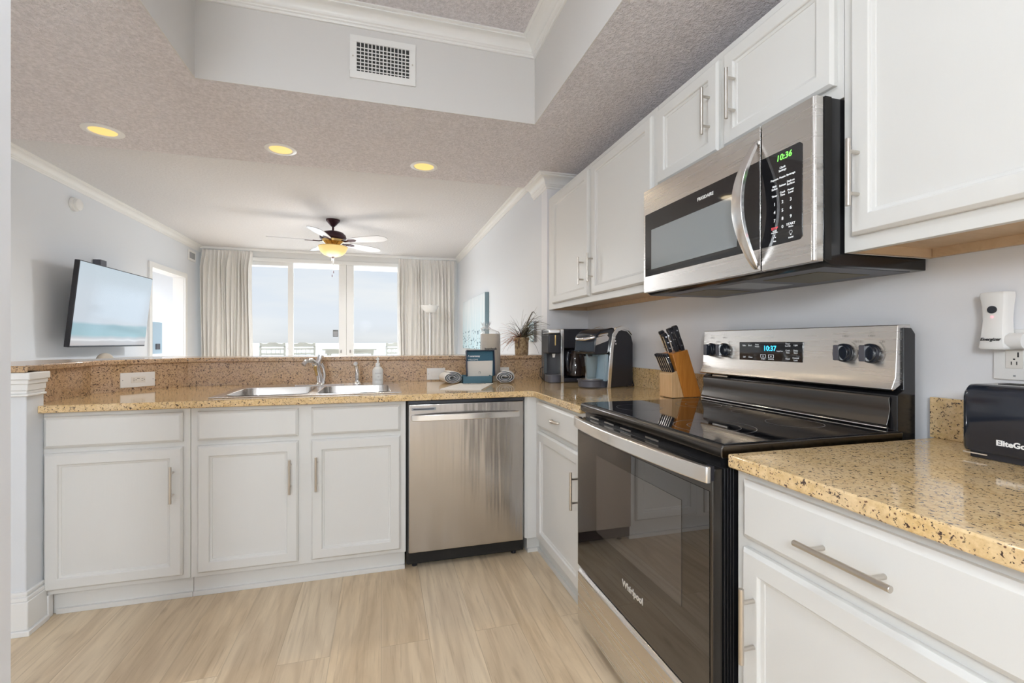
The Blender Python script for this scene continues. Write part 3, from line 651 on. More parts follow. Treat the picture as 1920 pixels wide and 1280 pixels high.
b.box(1.0979, 1.0984, c3-0.0018, c3+0.0018, 1.480, 1.4835); b.build('keypad_icons', 'white_print', kp)

# ================================================================== sink and fittings
sk = thing('kitchen_sink', (-0.34, 2.79, ZC), 'double bowl stainless drop-in sink set in the granite worktop', 'sink')
SX0, SX1, SY0, SY1 = -0.785, 0.103, 2.474, 3.09
bowls = [(-0.735, -0.362, 2.512, 2.93), (-0.320, 0.045, 2.512, 2.93)]
b = MB(); zr = 0.920
# rim built from strips around the two openings
for x0, x1, y0, y1 in ((SX0, SX1, SY0, 2.512), (SX0, SX1, 2.93, SY1), (SX0, -0.735, 2.512, 2.93), (-0.362, -0.320, 2.512, 2.93), (0.045, SX1, 2.512, 2.93)): b.box(x0, x1, y0, y1, 0.9145, zr)
bmesh.ops.remove_doubles(b.bm, verts=b.bm.verts, dist=1e-5); b.build('rim', 'sink_steel', sk, bevel=0.002)
def rr_ring(x0, x1, y0, y1, r_, z, n_=6):
    out = []
    for cx_, cy_, t0 in ((x1-r_, y1-r_, 0), (x0+r_, y1-r_, 90), (x0+r_, y0+r_, 180), (x1-r_, y0+r_, 270)):
        for i in range(n_+1): t = R(t0+90*i/n_); out.append((cx_+r_*math.cos(t), cy_+r_*math.sin(t), z))
    return out
for x0, x1, y0, y1 in bowls:
    b = MB(); b.rings([rr_ring(x0, x1, y0, y1, 0.06, 0.9215), rr_ring(x0+0.004, x1-0.004, y0+0.004, y1-0.004, 0.06, 0.9195), rr_ring(x0+0.012, x1-0.012, y0+0.012, y1-0.012, 0.055, 0.80), rr_ring(x0+0.05, x1-0.05, y0+0.05, y1-0.05, 0.04, 0.735)], close_ends=False)
    b.face(rr_ring(x0+0.05, x1-0.05, y0+0.05, y1-0.05, 0.04, 0.735))
    bo = b.build('bowl', 'sink_steel', sk)
    MB().lathe([(0.001, 0.7365), (0.035, 0.7365), (0.042, 0.740)], ((x0+x1)/2, (y0+y1)/2, 0), 24).build('drain', 'chrome', bo)
# corner fillers so that the rounded bowls meet the square rim
b = MB()
for x0, x1, y0, y1 in bowls:
    for cx_, cy_, sx_, sy_ in ((x0, y0, 1, 1), (x1, y0, -1, 1), (x0, y1, 1, -1), (x1, y1, -1, -1)):
        r_ = 0.06; pts = [(cx_, cy_)]+[(cx_+sx_*(r_-r_*math.sin(R(90*i/6))), cy_+sy_*(r_-r_*math.cos(R(90*i/6)))) for i in range(7)]
        b.prism(pts, 0.915, zr)
b.build('rim_corners', 'sink_steel', sk)

fc = thing('faucet', (-0.357, 3.0, zr), 'chrome single lever faucet at the middle of the sink', 'faucet')
b = MB(); b.lathe([(0.026, zr), (0.027, zr+0.008), (0.020, zr+0.014), (0.016, zr+0.022)], (-0.357, 3.0, 0), 24); b.rings([rr_ring(-0.50, -0.215, 2.972, 3.028, 0.026, zr), rr_ring(-0.497, -0.218, 2.975, 3.025, 0.024, zr+0.006)]); b.build('base_plate', 'chrome', fc)
b = MB(); b.tube([(-0.357, 3.0, zr+0.018), (-0.360, 2.998, zr+0.055), (-0.372, 2.99, zr+0.10), (-0.382, 2.985, zr+0.132)], [0.016, 0.018, 0.019, 0.021], 20); b.build('body', 'chrome', fc)
b = MB(); b.tube([(-0.378, 2.99, zr+0.128), (-0.400, 2.965, zr+0.150), (-0.425, 2.94, zr+0.148), (-0.440, 2.925, zr+0.128)], [0.018, 0.015, 0.014, 0.013], 18); b.build('spout', 'chrome', fc)
b = MB(); b.tube([(-0.372, 2.975, zr+0.06), (-0.380, 2.966, zr+0.118)], [0.006, 0.010], 14); b.build('accent_strip', 'brass_amber', fc)
b = MB(); b.tube([(-0.372, 3.0, zr+0.13), (-0.360, 3.006, zr+0.155), (-0.352, 3.01, zr+0.182)], [0.020, 0.015, 0.017], 18); b.build('lever', 'chrome', fc)
b = MB(); b.tube([(-0.338, 3.0, zr+0.008), (-0.330, 2.998, zr+0.06), (-0.338, 2.996, zr+0.105), (-0.350, 2.99, zr+0.13)], [0.007, 0.009, 0.009, 0.010], 12); b.build('side_arm', 'chrome', fc)
sd = thing('side_sprayer', (-0.142, 2.99, zr), 'short chrome side sprayer between the faucet and soap bottle', 'sprayer')
b = MB(); b.lathe([(0.024, zr), (0.025, zr+0.008), (0.016, zr+0.015), (0.013, zr+0.025)], (-0.142, 2.99, 0), 20); b.build('base', 'chrome', sd)
b = MB(); b.tube([(-0.142, 2.99, zr+0.02), (-0.143, 2.988, zr+0.06), (-0.145, 2.985, zr+0.10)], [0.012, 0.015, 0.012], 16); b.build('neck', 'chrome', sd)
b = MB(); b.tube([(-0.145, 2.987, zr+0.095), (-0.147, 2.975, zr+0.118), (-0.150, 2.95, zr+0.130)], [0.012, 0.016, 0.013], 16); b.build('spray_head', 'chrome', sd)
sb = thing('soap_bottle', (-0.020, 2.955, zr), 'small white pump soap bottle on the right corner of the sink', 'bottle')
cx_, cy_ = -0.020, 2.955
b = MB(); b.lathe([(0.029, zr+0.001), (0.032, zr+0.004), (0.032, zr+0.085), (0.030, zr+0.095), (0.020, zr+0.108), (0.012, zr+0.112), (0.012, zr+0.118)], (cx_, cy_, 0), 28); bo = b.build('bottle', 'soap', sb)
b = MB(); b.lathe([(0.014, zr+0.112), (0.014, zr+0.130), (0.007, zr+0.134), (0.005, zr+0.150), (0.009, zr+0.152), (0.007, zr+0.164), (0.002, zr+0.168)], (cx_, cy_, 0), 20); b.tube([(cx_, cy_, zr+0.157), (cx_-0.012, cy_-0.012, zr+0.156)], [0.005, 0.003], 10); b.build('pump', 'white_plastic', sb)
texts('label_print', [('boardwalk', 0.009, (cx_+0.004, cy_-0.0325, zr+0.072)), ('HAND SOAP', 0.007, (cx_+0.004, cy_-0.0325, zr+0.030)), ('o', 0.018, (cx_+0.004, cy_-0.0325, zr+0.052))], 'grey_letter', bo, (1, 0.1, 0), (0, 0, 1), ext=0.0006)

# ================================================================== outlets & switch plates
def plate(name, org, xd, w, h, label, cat, kind, upv=(0, 0, 1)):
    t_ = thing(name, org, label, cat)
    xd = Vector(xd).normalized(); up = Vector(upv); nz = xd.cross(up)    # nz points out of the wall
    def Bx(mb, a0, a1, z0, z1, o0, o1):
        P_ = [Vector(org)+xd*a+up*z+nz*o_ for o_ in (o0, o1) for a, z in ((a0, z0), (a1, z0), (a1, z1), (a0, z1))]
        V_ = [mb.bm.verts.new(p) for p in P_]
        for f_ in ((0, 1, 2, 3), (4, 5, 6, 7), (0, 1, 5, 4), (1, 2, 6, 5), (2, 3, 7, 6), (3, 0, 4, 7)): mb.bm.faces.new([V_[i] for i in f_])
    b_ = MB(); Bx(b_, -w/2, w/2, -h/2, h/2, 0.0005, 0.006); pl = b_.build('cover_plate', 'white_plastic', t_, bevel=0.0015)
    L, S = (w, h) if w > h else (h, w)
    def BB(mb, l0, l1, s0, s1, o0, o1):
        if w > h: Bx(mb, l0, l1, s0, s1, o0, o1)
        else: Bx(mb, s0, s1, l0, l1, o0, o1)
    if kind == 'outlet':
        b_ = MB(); BB(b_, -0.034, 0.034, -0.0165, 0.0165, 0.006, 0.0075); b_.build('socket_face', 'cream_plastic', t_, bevel=0.001)
        b_ = MB()
        for c_ in (-0.020, 0.020):
            BB(b_, c_-0.005, c_+0.003, 0.004, 0.006, 0.0074, 0.0078); BB(b_, c_-0.005, c_+0.003, -0.006, -0.004, 0.0074, 0.0078); BB(b_, c_+0.007, c_+0.0105, -0.002, 0.002, 0.0074, 0.0078)
        BB(b_, -0.006, 0.006, 0.006, 0.009, 0.0074, 0.0079)
        b_.build('socket_slots', 'black_letter', t_)
    else:
        b_ = MB(); BB(b_, -0.033, 0.033, -0.0165, 0.0165, 0.006, 0.0085); b_.build('rocker', 'white_plastic', t_, bevel=0.001)
    b_ = MB()
    for c_ in (-L/2+0.010, L/2-0.010): BB(b_, c_-0.0022, c_+0.0022, -0.0022, 0.0022, 0.006, 0.0066)
    b_.build('screws', 'grey_plastic', t_)
    return t_
dv = (Vector((-1.135, 3.235, 0))-Vector((-1.455, 2.868, 0))).normalized(); nrm = Vector((dv.y, -dv.x, 0))
pt = Vector((-1.455, 2.868, 0))+dv*0.215+nrm*0.022
plate('wall_outlet', (pt.x, pt.y, 0.974), tuple(dv), 0.165, 0.080, 'white horizontal outlet on the granite splash left of the sink', 'outlet', 'outlet')
plate('light_switch', (0.366, 3.2125, 0.962), (1, 0, 0), 0.126, 0.080, 'white horizontal rocker switch plate behind the left rolled towel', 'switch', 'switch')
plate('wall_outlet', (0.828, 3.2125, 0.960), (1, 0, 0), 0.126, 0.080, 'white outlet half hidden behind the teal welcome box', 'outlet', 'outlet')
plate('wall_outlet', (1.5095, 0.752, 1.150), (0, -1, 0), 0.082, 0.125, 'white upright outlet on the wall above the toaster', 'outlet', 'outlet')
# night light plugged into it
nl = thing('emergency_light', (1.49, 0.776, 1.165), 'white plug-in emergency light in the outlet above the toaster', 'lamp')
b = MB(); rs = []
for z, hw, x0 in ((1.163, 0.027, 1.462), (1.168, 0.030, 1.460), (1.20, 0.026, 1.462), (1.235, 0.024, 1.466), (1.27, 0.026, 1.466), (1.298, 0.029, 1.462), (1.306, 0.028, 1.464)):
    rs.append([(1.500, 0.776-hw, z), (x0+0.012, 0.776-hw, z), (x0+0.003, 0.776-hw*0.8, z), (x0, 0.776-hw*0.3, z), (x0, 0.776+hw*0.3, z), (x0+0.003, 0.776+hw*0.8, z), (x0+0.012, 0.776+hw, z), (1.500, 0.776+hw, z)])
b.rings(rs); nb = b.build('body', 'white_plastic', nl, bevel=0.001, ang=50)
b = MB(); b.lathe([(0.020, 0.722), (0.020, 0.752)], (1.485, 0, 1.184), 20, 'y'); b.build('swivel_plug', 'white_plastic', nl)
b = MB(); b.lathe([(0.0095, 1.4635), (0.0095, 1.466)], (0, 0.775, 1.262), 20, 'x'); b.build('sensor_window', 'black_gloss', nb)
b = MB(); b.lathe([(0.0025, 1.4640), (0.0025, 1.466)], (0, 0.775, 1.244), 12, 'x'); b.build('indicator', 'red_lamp', nb)
text('logo', 'Energizer', 0.0105, 'black_letter', nb, (1.4596, 0.776, 1.188), (0, -1, 0), (0, 0, 1), ext=0.0003, shear=0.3, bold=0.0003)

# ================================================================== toaster
to = thing('toaster', (1.39, 0.57, ZC), 'glossy black long-slot toaster at the right edge of the worktop', 'toaster')
def tprof(x0, x1, z0, z1, r_, y):
    q = [(x1, y, z0+0.004), (x0+0.004, y, z0+0.004), (x0, y, z0+0.012)]
    for i in range(7): t = R(180-90*i/6); q.append((x0+r_+r_*math.cos(t), y, z1-r_+r_*math.sin(t)))
    for i in range(7): t = R(90-90*i/6); q.append((x1-r_+r_*math.cos(t), y, z1-r_+r_*math.sin(t)))
    q.append((x1, y, z0+0.012)); return q
b = MB(); rs = []
for y, ins in ((0.375, 0.014), (0.377, 0.006), (0.383, 0.001), (0.392, 0), (0.738, 0), (0.747, 0.001), (0.753, 0.006), (0.755, 0.014)): rs.append(tprof(1.318+ins, 1.468-ins, ZC+0.012, 1.084-ins, 0.026, y))
b.rings(rs); tb = b.build('body', 'black_gloss', to)
b = MB(); b.box(1.372, 1.414, 0.42, 0.715, 1.0835, 1.0852); b.build('bread_slot', 'black_matte', tb)
b = MB(); b.box(1.328, 1.458, 0.388, 0.742, ZC+0.001, ZC+0.016); b.build('base', 'black_plastic', to)
MB().box(1.3165, 1.335, 0.705, 0.750, ZC+0.010, ZC+0.013).build('crumb_tray', 'chrome', to)
text('logo', 'EliteGourmet', 0.0165, 'white_letter', tb, (1.3172, 0.690, 0.957), (0, -1, 0), (0, 0, 1), ext=0.0004, align='LEFT', bold=0.0006)

# ================================================================== knife block and knives
kb = thing('knife_block', (1.40, 1.94, ZC), 'two-tone wooden knife block full of black-handled knives beside the range', 'knife block')
ky0, ky1 = 1.885, 1.985
b = MB(); b.prism([(1.392, ZC+0.003), (1.482, ZC+0.003), (1.485, ZC+0.018), (1.410, 1.146), (1.326, 1.126)], ky0, ky1, 'y'); b.build('tall_block', 'block_orange', kb, bevel=0.003)
b = MB(); b.prism([(1.322, ZC+0.003), (1.390, ZC+0.003), (1.3505, 1.045), (1.322, 1.030)], ky0+0.0005, ky1-0.0005, 'y'); b.build('front_block', 'block_pale', kb, bevel=0.002)
b = MB()
for x, y in ((1.34, 1.90), (1.34, 1.97), (1.46, 1.90), (1.46, 1.97)): b.lathe([(0.006, ZC), (0.006, ZC+0.004)], (x, y, 0), 10)
b.build('rubber_feet', 'black_plastic', kb)
def knife(px_, py_, pz_, d, L, w, th, label, name='kitchen_knife', group=None):
    """handle grows from point along direction d (xz-plane)"""
    d = Vector(d).normalized(); up = Vector((d.z, 0, -d.x)); y = Vector((0, 1, 0)); p = Vector((px_, py_, pz_))
    k = thing(name, tuple(p), label, 'knife', group)
    sec = []
    for t, ww, off in ((-0.02, 0.75, 0), (0.0, 0.8, 0), (0.25, 0.95, 0.0), (0.55, 0.80, 0.02), (0.8, 0.95, 0.0), (0.92, 1.15, -0.05), (1.0, 0.9, -0.12)):
        c_ = p+d*(L*t)+up*(w*off); hw = w*ww/2
        sec.append([tuple(c_+up*a*hw+y*b_*th/2) for a, b_ in ((-1, -0.6), (-0.7, -1), (0.7, -1), (1, -0.6), (1, 0.6), (0.7, 1), (-0.7, 1), (-1, 0.6))])
    b_ = MB(); b_.rings(sec); h_ = b_.build('handle', 'black_plastic', k, ang=60)
    b_ = MB(); c0, c1_ = p+d*0.0, p+d*L*0.96
    q = [c0-up*w*0.38, c1_-up*w*0.44, c1_-up*w*0.56, c0-up*w*0.44]; q2 = [v_+y*th*0.22 for v_ in q]; q1 = [v_-y*th*0.22 for v_ in q]
    b_.rings([[tuple(v_) for v_ in q1], [tuple(v_) for v_ in q2]]); b_.build('tang', 'chrome', k)
    b_ = MB()
    for t in (0.2, 0.5, 0.8):
        c_ = p+d*L*t; b_.cyl(tuple(c_-y*(th/2+0.0006)), tuple(c_+y*(th/2+0.0006)), w*0.13, 10)
    b_.build('rivets', 'chrome', k)
    b_ = MB(); q = [p-d*0.03+up*w*0.3, p+up*w*0.3, p-up*w*0.3, p-d*0.03-up*w*0.3]
    b_.rings([[tuple(v_-y*0.0008) for v_ in q], [tuple(v_+y*0.0008) for v_ in q]]); b_.build('blade', 'chrome', k)
    return k
dn = (-0.36, 0, 0.93)
for i, yy in enumerate((1.896, 1.9125, 1.929, 1.9455, 1.962, 1.9785)):
    knife(1.337, yy, 1.042, (-0.40, 0, 0.9), 0.092, 0.018, 0.0100, 'one of six small black steak knife handles in the front row of the knife block', 'steak_knife', 'steak knives in the front of the knife block')
knife(1.395, 1.905, 1.143, dn, 0.125, 0.026, 0.018, 'longest black knife handle, nearest the range in the block top')
knife(1.372, 1.918, 1.138, dn, 0.118, 0.025, 0.018, 'black chef knife handle, second from the range in the block top')
knife(1.398, 1.945, 1.143, dn, 0.110, 0.024, 0.017, 'black knife handle at the back of the block top, away from the range')
knife(1.352, 1.940, 1.133, dn, 0.098, 0.022, 0.016, 'shorter black knife handle in the middle of the block top')
knife(1.362, 1.972, 1.136, dn, 0.108, 0.025, 0.017, 'black knife handle with hooked end, farthest left in the block top')

# ================================================================== pod coffee machine (near) : local frame, front along -x
def placed(t_, loc, rz):
    t_.location = loc; t_.rotation_euler = (0, 0, rz)
kg = thing('pod_coffee_maker', (0, 0, 0), 'black and silver pod coffee maker with chrome handle, nearest the knife block', 'coffee maker')
w2 = 0.105
b = MB(); pr = [(0.125, 0.0), (0.345, 0.0), (0.352, 0.02), (0.352, 0.27), (0.335, 0.315), (0.295, 0.342), (0.235, 0.350), (0.185, 0.335), (0.150, 0.25)]
b.prism(pr, -w2+0.012, w2-0.012, 'y'); b.build('housing', 'black_plastic', kg, bevel=0.006, seg=3)
for s_ in (-1, 1):
    b = MB(); pr2 = [(0.105, 0.0), (0.135, 0.0), (0.160, 0.24), (0.178, 0.310), (0.205, 0.340), (0.250, 0.352), (0.300, 0.345), (0.335, 0.318), (0.300, 0.362), (0.235, 0.374), (0.180, 0.362), (0.150, 0.320), (0.133, 0.24)]
    b.prism([(x, z) for x, z in pr2], s_*(w2-0.014), s_*(w2-0.001), 'y'); b.build('side_trim', 'stainless_light', kg, bevel=0.002)
b = MB(); b.prism([(0.00, 0.215), (0.02, 0.200), (0.10, 0.200), (0.150, 0.215), (0.150, 0.250), (0.185, 0.330), (0.21, 0.352), (0.165, 0.362), (0.06, 0.345), (0.012, 0.315)], -w2+0.014, w2-0.014, 'y'); hd = b.build('brew_head', 'black_gloss', kg, bevel=0.008, seg=3)
b = MB(); b.tube([(0.12, -0.085, 0.325), (0.06, -0.088, 0.318), (0.005, -0.075, 0.300), (-0.022, -0.04, 0.292), (-0.028, 0, 0.292), (-0.022, 0.04, 0.292), (0.005, 0.075, 0.300), (0.06, 0.088, 0.318), (0.12, 0.085, 0.325)], 0.009, 12); b.build('handle', 'chrome', hd)
b = MB(); b.prism([(0.012, 0.255), (0.02, 0.300), (0.11, 0.318), (0.13, 0.300), (0.12, 0.283)], -w2+0.012, -w2+0.016, 'y'); b.build('head_trim', 'chrome', hd)
b = MB()
for k in range(3): b.cyl((0.168+0.004*k, -w2+0.002, 0.300-0.018*k), (0.168+0.004*k, -w2-0.0015, 0.300-0.018*k), 0.006, 12)
b.build('buttons', 'chrome', kg)
b = MB(); b.box(0.100, 0.130, -w2+0.02, w2-0.02, 0.04, 0.20); b.build('back_plate', 'appliance_blue', kg)
b = MB(); b.lathe([(0.068, 0.0), (0.076, 0.006), (0.078, 0.040), (0.083, 0.044), (0.083, 0.050), (0.070, 0.050), (0.068, 0.046)], (0.055, 0, 0), 28); b.box(0.05, 0.14, -0.07, 0.07, 0.0, 0.04); b.build('drip_tray', 'dark_grey', kg)
b = MB(); b.lathe([(0.066, 0.0505), (0.066, 0.053)], (0.055, 0, 0), 28); b.build('drip_grate', 'nickel', kg)
b = MB(); b.lathe([(0.010, 0.180), (0.018, 0.202)], (0.055, 0, 0), 16); b.build('spout', 'black_plastic', hd)
b = MB(); b.lathe([(0.030, 0.054), (0.030, 0.058), (0.044, 0.190), (0.0425, 0.190), (0.028, 0.060)], (0.055, -0.01, 0), 24); b.build('clear_cup', 'clear_tank', kg)
b = MB(); b.tube([(0.345, -0.05, 0.08), (0.358, -0.072, 0.075), (0.356, -0.085, 0.03), (0.33, -0.118, 0.006), (0.26, -0.124, 0.006)], 0.004, 8); b.build('power_cord', 'black_plastic', kg)
placed(kg, (1.140, 2.472, ZC+0.001), R(17)); kg.scale = (0.90, 0.95, 0.97)

# dual coffee maker (far)
cm = thing('coffee_maker', (0, 0, 0), 'black dual coffee maker with silver column and glass carafe, next to the pillar', 'coffee maker')
b = MB(); b.box(0.10, 0.30, -0.02, 0.20, 0.0, 0.03).box(0.0, 0.30, 0.11, 0.20, 0.0, 0.355).box(0.10, 0.30, -0.02, 0.20, 0.225, 0.355); b.build('housing', 'black_plastic', cm, bevel=0.006)
MB().box(0.082, 0.104, -0.035, 0.20, 0.0, 0.352).build('silver_column', 'stainless_light', cm, bevel=0.003)
b = MB(); b.prism([(-0.005, -0.048), (0.082, -0.048), (0.082, 0.16), (-0.005, 0.16)], 0.190, 0.318); hd = b.build('pod_head', 'black_plastic', cm, bevel=0.008, seg=3)
MB().box(-0.002, 0.080, -0.040, 0.16, 0.320, 0.352).build('pod_lid', 'stainless_light', cm, bevel=0.008, seg=3)
MB().box(0.038, 0.046, -0.050, -0.047, 0.245, 0.312).build('accent_strip', 'brass_amber', hd)
b = MB(); b.lathe([(0.008, 0.165), (0.012, 0.192)], (0.04, -0.01, 0), 14); b.build('spout', 'white_plastic', hd)
b = MB(); b.rings([rr_ring(-0.004, 0.084, -0.050, 0.10, 0.03, 0.0), rr_ring(-0.004, 0.084, -0.050, 0.10, 0.03, 0.05)]); b.build('drip_tray', 'dark_grey', cm, bevel=0.003)
MB().box(-0.004, 0.016, 0.095, 0.13, 0.05, 0.20).build('water_tank', 'clear_tank', cm)
b = MB(); b.lathe([(0.05, 0.032), (0.068, 0.045), (0.075, 0.10), (0.062, 0.165), (0.045, 0.195), (0.047, 0.205)], (0.20, 0.03, 0), 28); cf = b.build('carafe', 'coffee_glass', cm)
b = MB(); b.tube([(0.150, -0.02, 0.195), (0.128, -0.050, 0.195), (0.120, -0.062, 0.150), (0.128, -0.052, 0.08), (0.150, -0.028, 0.065)], [0.008, 0.010, 0.011, 0.009, 0.006], 12); b.build('carafe_handle', 'black_gloss', cf)
b = MB(); b.lathe([(0.047, 0.205), (0.050, 0.212), (0.030, 0.222)], (0.20, 0.03, 0), 24); b.build('carafe_lid', 'black_plastic', cf)
b = MB(); b.tube([(0.005, 0.12, 0.10), (-0.022, 0.13, 0.085), (-0.024, 0.13, 0.03), (0.0, 0.15, 0.006)], 0.003, 8); b.build('power_cord', 'black_plastic', cm)
placed(cm, (1.062, 2.872, ZC+0.001), R(-8))

# ================================================================== welcome box, card, towels, towel roll, plant
wb = thing('welcome_box', (0.62, 2.96, ZC), 'open teal gift box holding a cream envelope, lid propped upright', 'box')
bx0, bx1, by0, by1, bz = 0.498, 0.695, 2.90, 3.045, ZC+0.001
b = MB(); b.box(bx0, bx1, by0, by1, bz, bz+0.004).box(bx0, bx1, by0, by0+0.004, bz, bz+0.048).box(bx0, bx0+0.004, by0, by1, bz, bz+0.048).box(bx1-0.004, bx1, by0, by1, bz, bz+0.048).box(bx0, bx1, by1-0.004, by1, bz, bz+0.048)
b.build('tray', 'teal_light', wb)
lean = Matrix.Translation((0.635, 3.005, bz+0.050)) @ Matrix.Rotation(R(-9), 4, 'X')
b = MB(); b.box(-0.095, 0.095, 0, 0.004, -0.01, 0.160).box(-0.095, -0.091, -0.035, 0.004, -0.01, 0.160).box(0.091, 0.095, -0.035, 0.004, -0.01, 0.160).box(-0.095, 0.095, -0.035, 0.004, 0.156, 0.160)
b.xf(lean).build('lid', 'navy_card', wb)
b = MB(); b.box(-0.091, 0.091, -0.0025, -0.0005, -0.01, 0.156); lp = b.xf(lean).build('lid_lining', 'teal_card', wb)
b = MB(); b.rings([[(-0.089, -0.012, -0.020), (0.078, -0.012, -0.020), (0.078, -0.004, -0.020), (-0.089, -0.004, -0.020)], [(-0.087, -0.012, 0.090), (0.086, -0.012, 0.092), (0.086, -0.004, 0.092), (-0.087, -0.004, 0.090)]])
b.xf(lean).build('envelope', 'paper', wb)
def lt(p): return tuple(lean @ Vector(p))
text('logo', '/\\ avantstay', 0.018, 'white_letter', lp, lt((-0.080, -0.0034, 0.124)), (1, 0, 0), tuple((lean.to_3x3() @ Vector((0, 0, 1)))), align='LEFT', bold=0.0004)
text('logo', 'WELCOME', 0.014, 'white_letter', lp, lt((-0.080, -0.0034, 0.100)), (1, 0, 0), tuple((lean.to_3x3() @ Vector((0, 0, 1)))), align='LEFT')
text('emblem', 'n', 0.034, 'grey_letter', wb, lt((-0.006, -0.0135, 0.015)), (1, 0, 0), tuple((lean.to_3x3() @ Vector((0, 0, 1)))))

cdp = thing('information_card', (0.52, 2.72, ZC), 'flat cream information sheet lying on the worktop before the teal box', 'card')
b = MB(); b.prism([(0.318, 2.590), (0.536, 2.505), (0.690, 2.865), (0.485, 2.920)], ZC+0.0005, ZC+0.005); b.build('sheet', 'paper_white', cdp)
texts('card_print', [('WELCOME', 0.030, (0.565, 2.86, ZC+0.0055)), ('house information', 0.016, (0.55, 2.83, ZC+0.0055))], 'black_letter', cdp, (1, -0.2, 0), (0.25, 1, 0), ext=0.0002, bold=0.0008)

def towel(loc, rz, label):
    t_ = thing('rolled_towel', (0, 0, 0), label, 'towel')
    # spiral strip, axis along y, squashed
    pts = []; N = 110
    for i in range(N+1):
        u_ = i/N; th = u_*3.3*2*math.pi; r_ = 0.012+0.044*u_; pts.append((r_*1.22*math.cos(th), r_*0.78*math.sin(th)))
    hw = 0.0042; Lh = 0.075; b_ = MB(); rs = []
    nrm_ = []
    for i in range(N+1):
        a_ = Vector(pts[min(i+1, N)])-Vector(pts[max(i-1, 0)]); a_.normalize(); nrm_.append(Vector((-a_.y, a_.x)))
    rnd = random.Random(4)
    for yy in (-Lh, -Lh+0.004, -0.03, 0.03, Lh-0.004, Lh):
        k = 0.55 if abs(yy) == Lh else 1.0
        rs.append([(pts[i][0]+nrm_[i].x*hw*k, yy+0.004*math.sin(i*0.3), pts[i][1]+nrm_[i].y*hw*k+0.044) for i in range(N+1)]+[(pts[i][0]-nrm_[i].x*hw*k, yy+0.004*math.sin(i*0.3), pts[i][1]-nrm_[i].y*hw*k+0.044) for i in range(N, -1, -1)])
    b_.rings(rs); b_.build('towel_roll', 'towel', t_)
    # dark stitched hem showing at both ends of the spiral
    b_ = MB()
    for yy in (-Lh-0.001,):
        for i in range(0, N, 1):
            q = []
            for j, s2 in ((i, -1), (i+1, -1), (i+1, 1), (i, 1)):
                q.append((pts[j][0]+nrm_[j].x*(hw*0.7+s2*hw*0.6), yy+0.004*math.sin(j*0.3), pts[j][1]+nrm_[j].y*(hw*0.7+s2*hw*0.6)+0.044))
            b_.face(q)
    b_.build('dark_hem', 'towel_edge', t_)
    t_.location = loc; t_.rotation_euler = (0, 0, rz); t_.scale = (0.92, 0.9, 0.86)
    return t_
towel((0.430, 3.00, ZC+0.002), R(8), 'rolled white hand towel with dark hem, left of the teal box')
towel((0.792, 2.955, ZC+0.002), R(-16), 'rolled white hand towel with dark hem, right of the teal box')

tr_ = thing('paper_towel_roll', (0.715, 3.13, ZC), 'wrapped kraft paper towel roll standing behind the teal box', 'paper towel')
rx_, ry_ = 0.731, 3.122
b = MB(); b.lathe([(0.064, ZC+0.001), (0.0655, ZC+0.004), (0.0655, 1.236), (0.062, 1.239), (0.018, 1.239), (0.018, 1.19)], (rx_, ry_, 0), 36); rl = b.build('roll', 'kraft_roll', tr_)
b = MB(); rs = []; rnd = random.Random(9)
jit = [rnd.uniform(-0.004, 0.005) for _ in range(28)]
for z, r0 in ((ZC+0.002, 0.068), (1.0, 0.069), (1.15, 0.069), (1.236, 0.068), (1.256, 0.056), (1.275, 0.036), (1.288, 0.020), (1.300, 0.026), (1.318, 0.036)):
    ring = []
    for k in range(28):
        t = 2*math.pi*k/28; rr = r0+jit[k]*(1 if z < 1.24 else 1.6)*0.5*(1+math.sin(z*60+k)); ring.append((rx_+rr*math.cos(t)-(0.03 if z > 1.26 else 0), ry_+rr*math.sin(t), z+jit[k]*(3 if z > 1.3 else 0)))
    rs.append(ring)
b.rings(rs, close_ends=False); b.build('plastic_wrap', 'bag_film', tr_)
text('label_print', 'boardwalk', 0.020, 'black_letter', rl, (rx_-0.012, ry_-0.0665, 1.136), (1, 0.0, 0), (0, 0, 1), ext=0.001, bold=0.0004)

pp = thing('potted_plant', (1.0, 3.27, 1.086), 'spiky dried grass plant in a mottled brown clay pot on the bar', 'plant')
pcx, pcy = 1.005, 3.272
b = MB(); b.lathe([(0.046, 1.0865), (0.050, 1.090), (0.053, 1.19), (0.056, 1.196), (0.057, 1.214), (0.053, 1.216), (0.050, 1.205), (0.046, 1.19)], (pcx, pcy, 0), 28); b.build('pot', 'pot_glaze', pp)
rnd = random.Random(21)
def blades(mtn, n_, spread, lean_, L0, L1, droop, wid, seed):
    rnd = random.Random(seed); b_ = MB()
    for _ in range(n_):
        a_ = rnd.uniform(*spread); L = rnd.uniform(L0, L1); el = R(rnd.uniform(*lean_)); dr_ = rnd.uniform(*droop)
        p = Vector((pcx+rnd.uniform(-0.02, 0.02), pcy+rnd.uniform(-0.02, 0.02), 1.20)); v_ = Vector((math.cos(a_)*math.cos(el), math.sin(a_)*math.cos(el), math.sin(el)))
        path = []; 
        for k in range(8):
            path.append(tuple(p)); p = p+v_*L/7; v_ = (v_+Vector((0, 0, -dr_/7))).normalized()
        b_.tube(path, [wid*(1-0.11*k) for k in range(8)], 5, 0.35)
    return b_.build('foliage', mtn, pp)
blades('leaf_olive', 60, (R(-50), R(60)), (35, 80), 0.120, 0.241, (0.6, 2.2), 0.0043, 1)
blades('leaf_rust', 40, (R(120), R(235)), (-5, 50), 0.120, 0.207, (0.3, 1.8), 0.0038, 2)
blades('leaf_dark', 46, (R(110), R(330)), (10, 80), 0.120, 0.230, (0.8, 2.6), 0.0032, 3)
blades('leaf_dark', 30, (R(-60), R(70)), (45, 85), 0.168, 0.276, (0.6, 2.6), 0.0035, 5)
